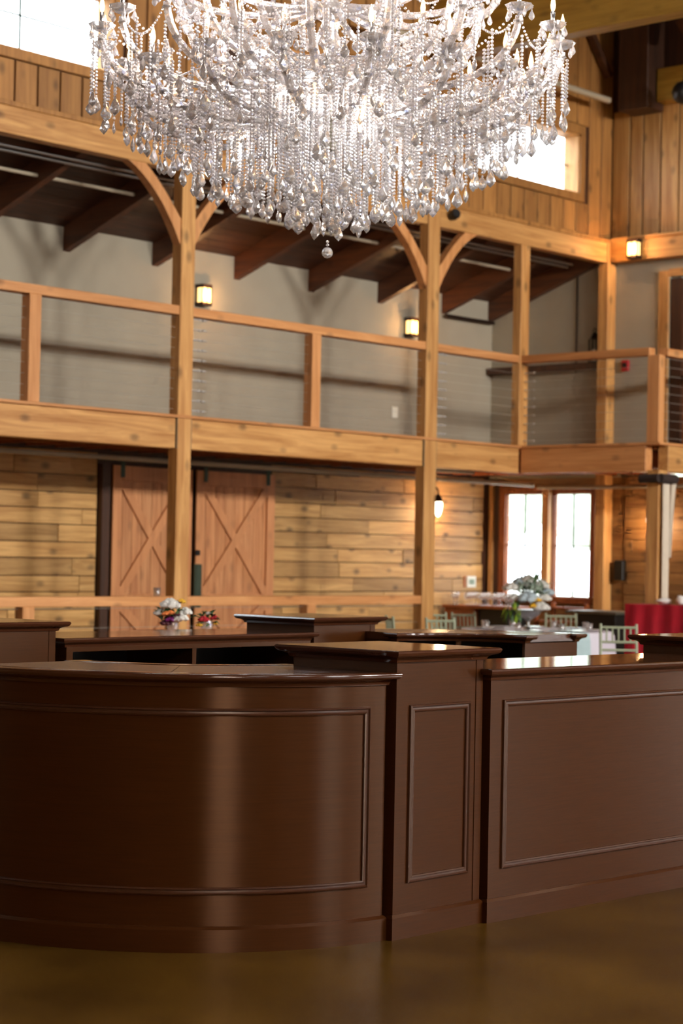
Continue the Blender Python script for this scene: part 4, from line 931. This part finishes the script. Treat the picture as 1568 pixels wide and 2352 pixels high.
# glasses and plates on the round table
gp = MB().lathe([(0.03, 0), (0.032, 0.005), (0.006, 0.012), (0.005, 0.075), (0.02, 0.085), (0.036, 0.115), (0.038, 0.15), (0.03, 0.185), (0.029, 0.185)], 14)
def goblet(loc, label, group):
    t = thing('wine_glass', label, 'glass', loc, 0, group)
    if not hasattr(goblet, 'b'):
        goblet.b = MB().lathe([(0.018, 0.075), (0.034, 0.10), (0.037, 0.13), (0.031, 0.165), (0.030, 0.165), (0.035, 0.13), (0.032, 0.102), (0.01, 0.08)], 14).mesh('bowl'); goblet.b.materials.append(M['drink_glass']); goblet.b.shade_smooth()
        goblet.s = MB().lathe([(0.032, 0), (0.03, 0.004), (0.006, 0.01), (0.005, 0.07), (0.014, 0.076)], 12).mesh('stem'); goblet.s.materials.append(M['drink_glass']); goblet.s.shade_smooth()
    ob('bowl', goblet.b, t, (0, 0, 0)); ob('stem', goblet.s, t, (0, 0, 0)); return t
def tumbler(loc, label, group):
    if not hasattr(tumbler, 'm'):
        tumbler.m = MB().lathe([(0.028, 0.0), (0.034, 0.01), (0.038, 0.085), (0.035, 0.085), (0.031, 0.015), (0.01, 0.012)], 14).mesh('tumbler'); tumbler.m.materials.append(M['drink_glass']); tumbler.m.shade_smooth()
    o = bpy.data.objects.new('tumbler', tumbler.m); C.objects.link(o); o.location = loc; return tag(o, label, 'glass', group)
me_pl = MB().lathe([(0.06, 0), (0.07, 0.004), (0.13, 0.012), (0.132, 0.015), (0.07, 0.009), (0.02, 0.008)], 24).mesh('plate'); me_pl.materials.append(M['china']); me_pl.shade_smooth()
for k in range(8):
    a = 2 * pi * k / 8 + 0.3
    tumbler((TC[0] + 0.62 * math.cos(a), TC[1] + 0.62 * math.sin(a), 0.765), 'clear tumbler set on the pale cloth of the round table', 'tumblers on the round table')
    o = bpy.data.objects.new('plate', me_pl); C.objects.link(o); o.location = (TC[0] + 0.6 * math.cos(a + 0.35), TC[1] + 0.6 * math.sin(a + 0.35), 0.763); tag(o, 'white dinner plate set on the pale cloth of the round table', 'plate', 'plates on the round table')

# sideboard in the corner under the windows
t = thing('sideboard', 'orange wooden sideboard in the corner under the windows, carrying rows of glasses', 'sideboard', (20.6, 15.6, 0))
MB().box(20.3, 15.26, 0.9, 20.9, 16.3, 0.94, 0.005).build('worktop', 'orange_x', t)
MB().box(20.33, 15.8, 0, 20.88, 16.28, 0.9, 0.004).build('body', 'orange_x', t); MB().box(20.4, 15.3, 0, 20.88, 15.78, 0.9, 0.004).build('shaded_opening', 'black', t)  # black box stands for the shade inside an opening
for k in range(18):
    goblet((20.38 + 0.13 * (k % 4), 15.32 + 0.053 * k, 0.94), 'clear wine glass standing on the orange sideboard', 'wine glasses on the sideboard')
# slatted wooden stand under the windows
t = thing('slatted_stand', 'slatted reddish wooden stand under the lower windows', 'stand', (20.9, 14.8, 0))
for yy in (14.42, 14.93, 15.2): MB().box(20.88, yy, 0, 20.93, yy + 0.05, 1.0, 0.004).build('upright', 'orange_x', t)
for z_ in (0.55, 0.74, 0.92): MB().box(20.82, 14.42, z_, 20.95, 14.92, z_ + 0.03, 0.004).build('slat', 'orange_x', t); MB().box(20.82, 14.98, z_, 20.95, 15.2, z_ + 0.03, 0.004).build('slat', 'orange_x', t)
# dark side table
t = thing('side_table', 'black side table with grey top between the slatted stand and the red table', 'table', (20.3, 13.75, 0))
MB().box(19.95, 13.35, 0.9, 20.5, 14.1, 0.94, 0.005).build('tabletop', 'zinc', t); MB().box(20.0, 13.4, 0, 20.45, 13.95, 0.9, 0.004).build('body', 'black', t)
# long red draped buffet table
t = thing('buffet_table', 'long buffet table hidden under the red cloth', 'table', (19.1, 11.6, 0))
MB().box(18.93, 9.8, 1.02, 19.36, 12.5, 1.055).build('tabletop', 'orange_x', t)
for (a, b) in ((19.0, 9.9), (19.3, 9.9), (19.0, 12.4), (19.3, 12.4)): MB().tube([(a, b, 0), (a, b, 1.02)], 0.02, 8).build('leg', 'black', t)
q = MB(); path = []
for k in range(121): path.append((18.92, 9.7 + 2.85 * k / 120, (-1, 0)))
for k in range(1, 25): path.append((18.92 + 0.45 * k / 24, 12.55, (0, 1)))
n = len(path)
for j, (z_, am) in enumerate(((1.07, 0.0), (1.045, 0.006), (0.8, 0.02), (0.4, 0.035), (0.03, 0.045))):
    for k, (x_, y_, nn) in enumerate(path):
        w_ = am * (math.sin(k * 0.62) + 0.5 * math.sin(k * 0.23 + 1)) + am * 0.8; q.v.append((x_ + nn[0] * w_, y_ + nn[1] * w_, z_))
for j in range(4):
    for k in range(n - 1): q.f.append((j * n + k, (j + 1) * n + k, (j + 1) * n + k + 1, j * n + k + 1))
b = len(q.v); q.v += [(18.92, 9.7, 1.07), (19.37, 9.7, 1.07), (19.37, 12.55, 1.07), (18.92, 12.55, 1.07)]; q.f.append((b, b + 1, b + 2, b + 3))
tag(q.build('red_tablecloth', 'red_cloth', smooth=True), 'bright red pleated cloth draped over the long buffet table', 'tablecloth')
for k, (yy, r_, h_, mt, lb) in enumerate(((12.15, 0.09, 0.06, 'china', 'white folded napkin heap near the left end of the red table'), (11.93, 0.06, 0.09, 'china', 'white round bun-shaped napkin on the red table beside the heap'), (11.68, 0.07, 0.05, 'gold', 'gold bowl on the red table, left one of two'), (11.42, 0.08, 0.07, 'gold', 'wide gold bowl on the red table nearer the picture edge'))):
    nm_ = 'napkin' if mt == 'china' else 'gold_bowl'
    if nm_ == 'napkin': o = MB().blob((19.1, yy, 1.08 + h_ / 2), r_, k, 2, (1, 1, h_ / r_ / 1.6), 0.12).build(nm_, mt, smooth=True); tag(o, lb, 'napkin')
    else: o = MB().lathe([(r_ * 0.5, 0), (r_ * 0.8, h_ * 0.4), (r_, h_), (r_ * 0.94, h_), (r_ * 0.7, h_ * 0.4), (0.01, h_ * 0.2)], 20, (19.1, yy, 1.072)).build(nm_, mt, smooth=True); tag(o, lb, 'bowl')
def black_vase(yy, x_, h_, label, leafy):
    t = thing('black_vase', label, 'vase', (x_, yy, 1.072))
    MB().lathe([(0.05, 0), (0.06, 0.02), (0.065, h_ * 0.5), (0.05, h_ * 0.8), (0.06, h_), (0.05, h_), (0.02, h_ * 0.7)], 14).build('body', 'black', t, local=True, smooth=True)
    if leafy:
        for k in range(14):
            a = k * 0.9; q = MB(); leaf_mesh(q, (0, 0, h_), (math.cos(a) * 0.6, math.sin(a) * 0.6, 0.6 + 0.3 * (k % 2)), 0.12, 0.02); q.build('leaf', ['lime_leaf', 'leaf'][k % 2], t, local=True)
    else: MB().tube([(0.05, 0, h_ * 0.9), (0.11, 0, h_ * 0.7), (0.1, 0, h_ * 0.4), (0.06, 0, h_ * 0.25)], 0.01, 8).build('handle', 'black', t, local=True, smooth=True)
black_vase(11.56, 19.27, 0.27, 'slim black jug on the red table, closest to the white drape', False)
black_vase(11.28, 19.2, 0.24, 'black vase with green leaves on the red table', True)
black_vase(11.08, 19.2, 0.26, 'black vase with leaves on the red table at the picture edge', True)

# chairs
def make_chair():
    t = thing('banquet_chair', 'x', 'chair'); s = 0.2
    MB().box(-s, -s, 0.43, s, s, 0.46, 0.01).build('seat', 'sage', t, local=True)
    MB().box(-s + 0.02, -s + 0.02, 0.46, s - 0.02, s - 0.02, 0.49, 0.012).build('cushion', 'white_cloth', t, local=True)
    for (a, b) in ((-s + 0.02, -s + 0.02), (s - 0.02, -s + 0.02)): MB().lathe([(0.011, 0), (0.014, 0.1), (0.018, 0.12), (0.014, 0.14), (0.015, 0.43)], 8, (a, b, 0)).build('leg', 'sage', t, local=True)
    for a in (-s + 0.02, s - 0.02): MB().tube([(a, s - 0.01, 0), (a, s - 0.02, 0.45), (a, s + 0.03, 0.9), (a, s + 0.033, 0.92)], 0.015, 8).build('leg', 'sage', t, local=True)
    for z_ in (0.885, 0.74, 0.66): MB().tube([(-s + 0.02, s - 0.02 + (z_ - 0.45) * 0.11, z_), (s - 0.02, s - 0.02 + (z_ - 0.45) * 0.11, z_)], 0.013, 8).build('back_rail', 'sage', t, local=True)
    for k in range(5):
        a = -0.12 + 0.06 * k; MB().tube([(a, s - 0.02 + 0.29 * 0.11, 0.74), (a, s - 0.02 + 0.435 * 0.11, 0.885)], 0.009, 6).build('spindle', 'sage', t, local=True)
    q = MB()
    for z_ in (0.2, 0.28): q.tube([(-s + 0.02, -s + 0.02, z_), (s - 0.02, -s + 0.02, z_)], 0.009, 6); q.tube([(-s + 0.02, -s + 0.02, z_ + 0.03), (-s + 0.02, s - 0.02, z_ + 0.03)], 0.009, 6); q.tube([(s - 0.02, -s + 0.02, z_ + 0.03), (s - 0.02, s - 0.02, z_ + 0.03)], 0.009, 6)
    q.build('stretcher', 'sage', t, local=True); return t
ch0 = make_chair()
CH = [((16.55, 11.0), -0.80, 'sage spindle-back chair in front of the red cloth, nearest to the bar'), ((19.1, 13.5), -0.75, 'sage spindle-back chair between the flower centrepiece and the black side table'),
      ((18.27, 14.15), -0.15, 'sage spindle-back chair left of the flower centrepiece, in front of the orange sideboard'), ((17.7, 14.2), -0.35, 'sage spindle-back chair showing taller, just right of the right tall post foot'),
      ((16.2, 12.85), -0.25, 'sage spindle-back chair set lower, second to the right of the right tall post'), ((16.35, 13.55), 0.9, 'sage chair seen edge-on left of the right tall post')]
for i, ((x_, y_), rz, lb) in enumerate(CH):
    c = ch0 if i == 0 else copy_tree(ch0)
    c.location = (x_, y_, 0); c.rotation_euler = (0, 0, rz); c['label'] = lb; c['group'] = 'sage banquet chairs'
# cocktail table with the two bouquets, behind the rear counter
ct = (9.27 + 0.375, 10.4 - 0.42)
t = thing('cocktail_table', 'tall cocktail table behind the rear counter carrying two bouquets', 'table', (ct[0], ct[1], 0))
MB().lathe([(0.42, 0.97), (0.43, 0.975), (0.43, 0.995), (0.42, 1.0)], 32).build('tabletop', 'orange_x', t, local=True); MB().lathe([(0.2, 0), (0.19, 0.02), (0.03, 0.06), (0.03, 0.97)], 14).build('pedestal', 'black', t, local=True)
f1 = [(-0.085, 0, 0.13, 0.045, 'fl_white'), (-0.02, -0.02, 0.19, 0.062, 'fl_white'), (0.055, -0.03, 0.10, 0.05, 'fl_white'), (0.085, 0.0, 0.14, 0.045, 'fl_white'), (0.03, -0.05, 0.085, 0.03, 'fl_white'), (0.055, 0.02, 0.21, 0.026, 'fl_yellow'), (-0.045, -0.05, 0.125, 0.028, 'fl_orange'),
      (-0.015, -0.05, 0.13, 0.028, 'fl_orange'), (-0.01, -0.05, 0.085, 0.035, 'fl_purple'), (-0.045, -0.04, 0.06, 0.035, 'fl_wine'), (0.035, -0.07, 0.12, 0.02, 'fl_wine'), (0.025, 0.0, 0.2, 0.024, 'fl_wine'), (-0.055, -0.01, 0.2, 0.02, 'fl_wine')]
l1 = [(Rg.uniform(-0.08, 0.08), Rg.uniform(-0.05, 0.03), Rg.uniform(0.05, 0.14), Rg.uniform(-1, 1), -0.3, Rg.uniform(-0.3, 1), Rg.uniform(0.05, 0.11), 0.013, 'leaf') for k in range(26)]
vp = [(0.025, 0), (0.04, 0.005), (0.045, 0.05), (0.04, 0.08), (0.036, 0.08), (0.03, 0.01)]
b1 = vd * 0 + rd * -0.12; arrangement('bouquet', 'larger white, purple and orange bouquet in a glass vase behind the rear counter', (ct[0] + b1.x, ct[1] + b1.y, 1.0), vp, f1, l1, 'drink_glass')
f2 = [(-0.02, -0.03, 0.09, 0.035, 'fl_red'), (0.055, -0.01, 0.10, 0.027, 'fl_red'), (0.01, 0, 0.13, 0.018, 'fl_white'), (-0.05, -0.02, 0.05, 0.022, 'fl_yellow'), (0.06, 0.0, 0.06, 0.015, 'fl_yellow')]
l2 = [(Rg.uniform(-0.04, 0.05), Rg.uniform(-0.03, 0.03), Rg.uniform(0.05, 0.12), Rg.uniform(-1, 1), -0.3, Rg.uniform(-0.2, 1), Rg.uniform(0.04, 0.09), 0.01, 'leaf') for k in range(22)]
b2 = rd * 0.115; arrangement('bouquet', 'small red posy with green leaves in a glass vase behind the rear counter', (ct[0] + b2.x, ct[1] + b2.y, 1.0), vp, f2, l2, 'drink_glass')
tumbler((13.52, YF + 0.07, 1.112), 'pinkish clear tumbler standing on the low railing left of the left tall post', None)

# drape and dark wrap on the balcony post
t = thing('post_drape', 'sheer cream drape hanging down the balcony post with a dark rolled wrap', 'drape', (19.49, 12.4, 0))
q = MB().tube([(19.3, 12.36, 2.5), (19.62, 12.36, 2.5)], 0.055, 12); q.tube([(19.3, 12.36, 2.5), (19.34, 12.64, 2.5)], 0.05, 12); q.build('rolled_wrap', 'dark_cloth', t, smooth=True)
def drape(x0, x1, xb0, xb1, z0, z1, yy):
    q = MB(); n, mm = 24, 12
    for j in range(mm + 1):
        tt = j / mm; s_ = tt ** 0.5
        for k in range(n + 1):
            u = k / n; xx = (x0 + (x1 - x0) * u) * (1 - s_) + (xb0 + (xb1 - xb0) * u) * s_; q.v.append((xx, yy + 0.014 * math.sin(u * 22), z0 + (z1 - z0) * tt))
    for j in range(mm):
        for k in range(n): q.f.append((j * (n + 1) + k, (j + 1) * (n + 1) + k, (j + 1) * (n + 1) + k + 1, j * (n + 1) + k + 1))
    return q
drape(19.42, 19.56, 19.43, 19.56, 2.48, 0.1, 12.39).build('sheer_panel', 'sheer', t, smooth=True)
drape(19.62, 19.74, 19.55, 19.60, 2.55, 1.6, 12.39).build('gathered_tail', 'sheer', t, smooth=True)
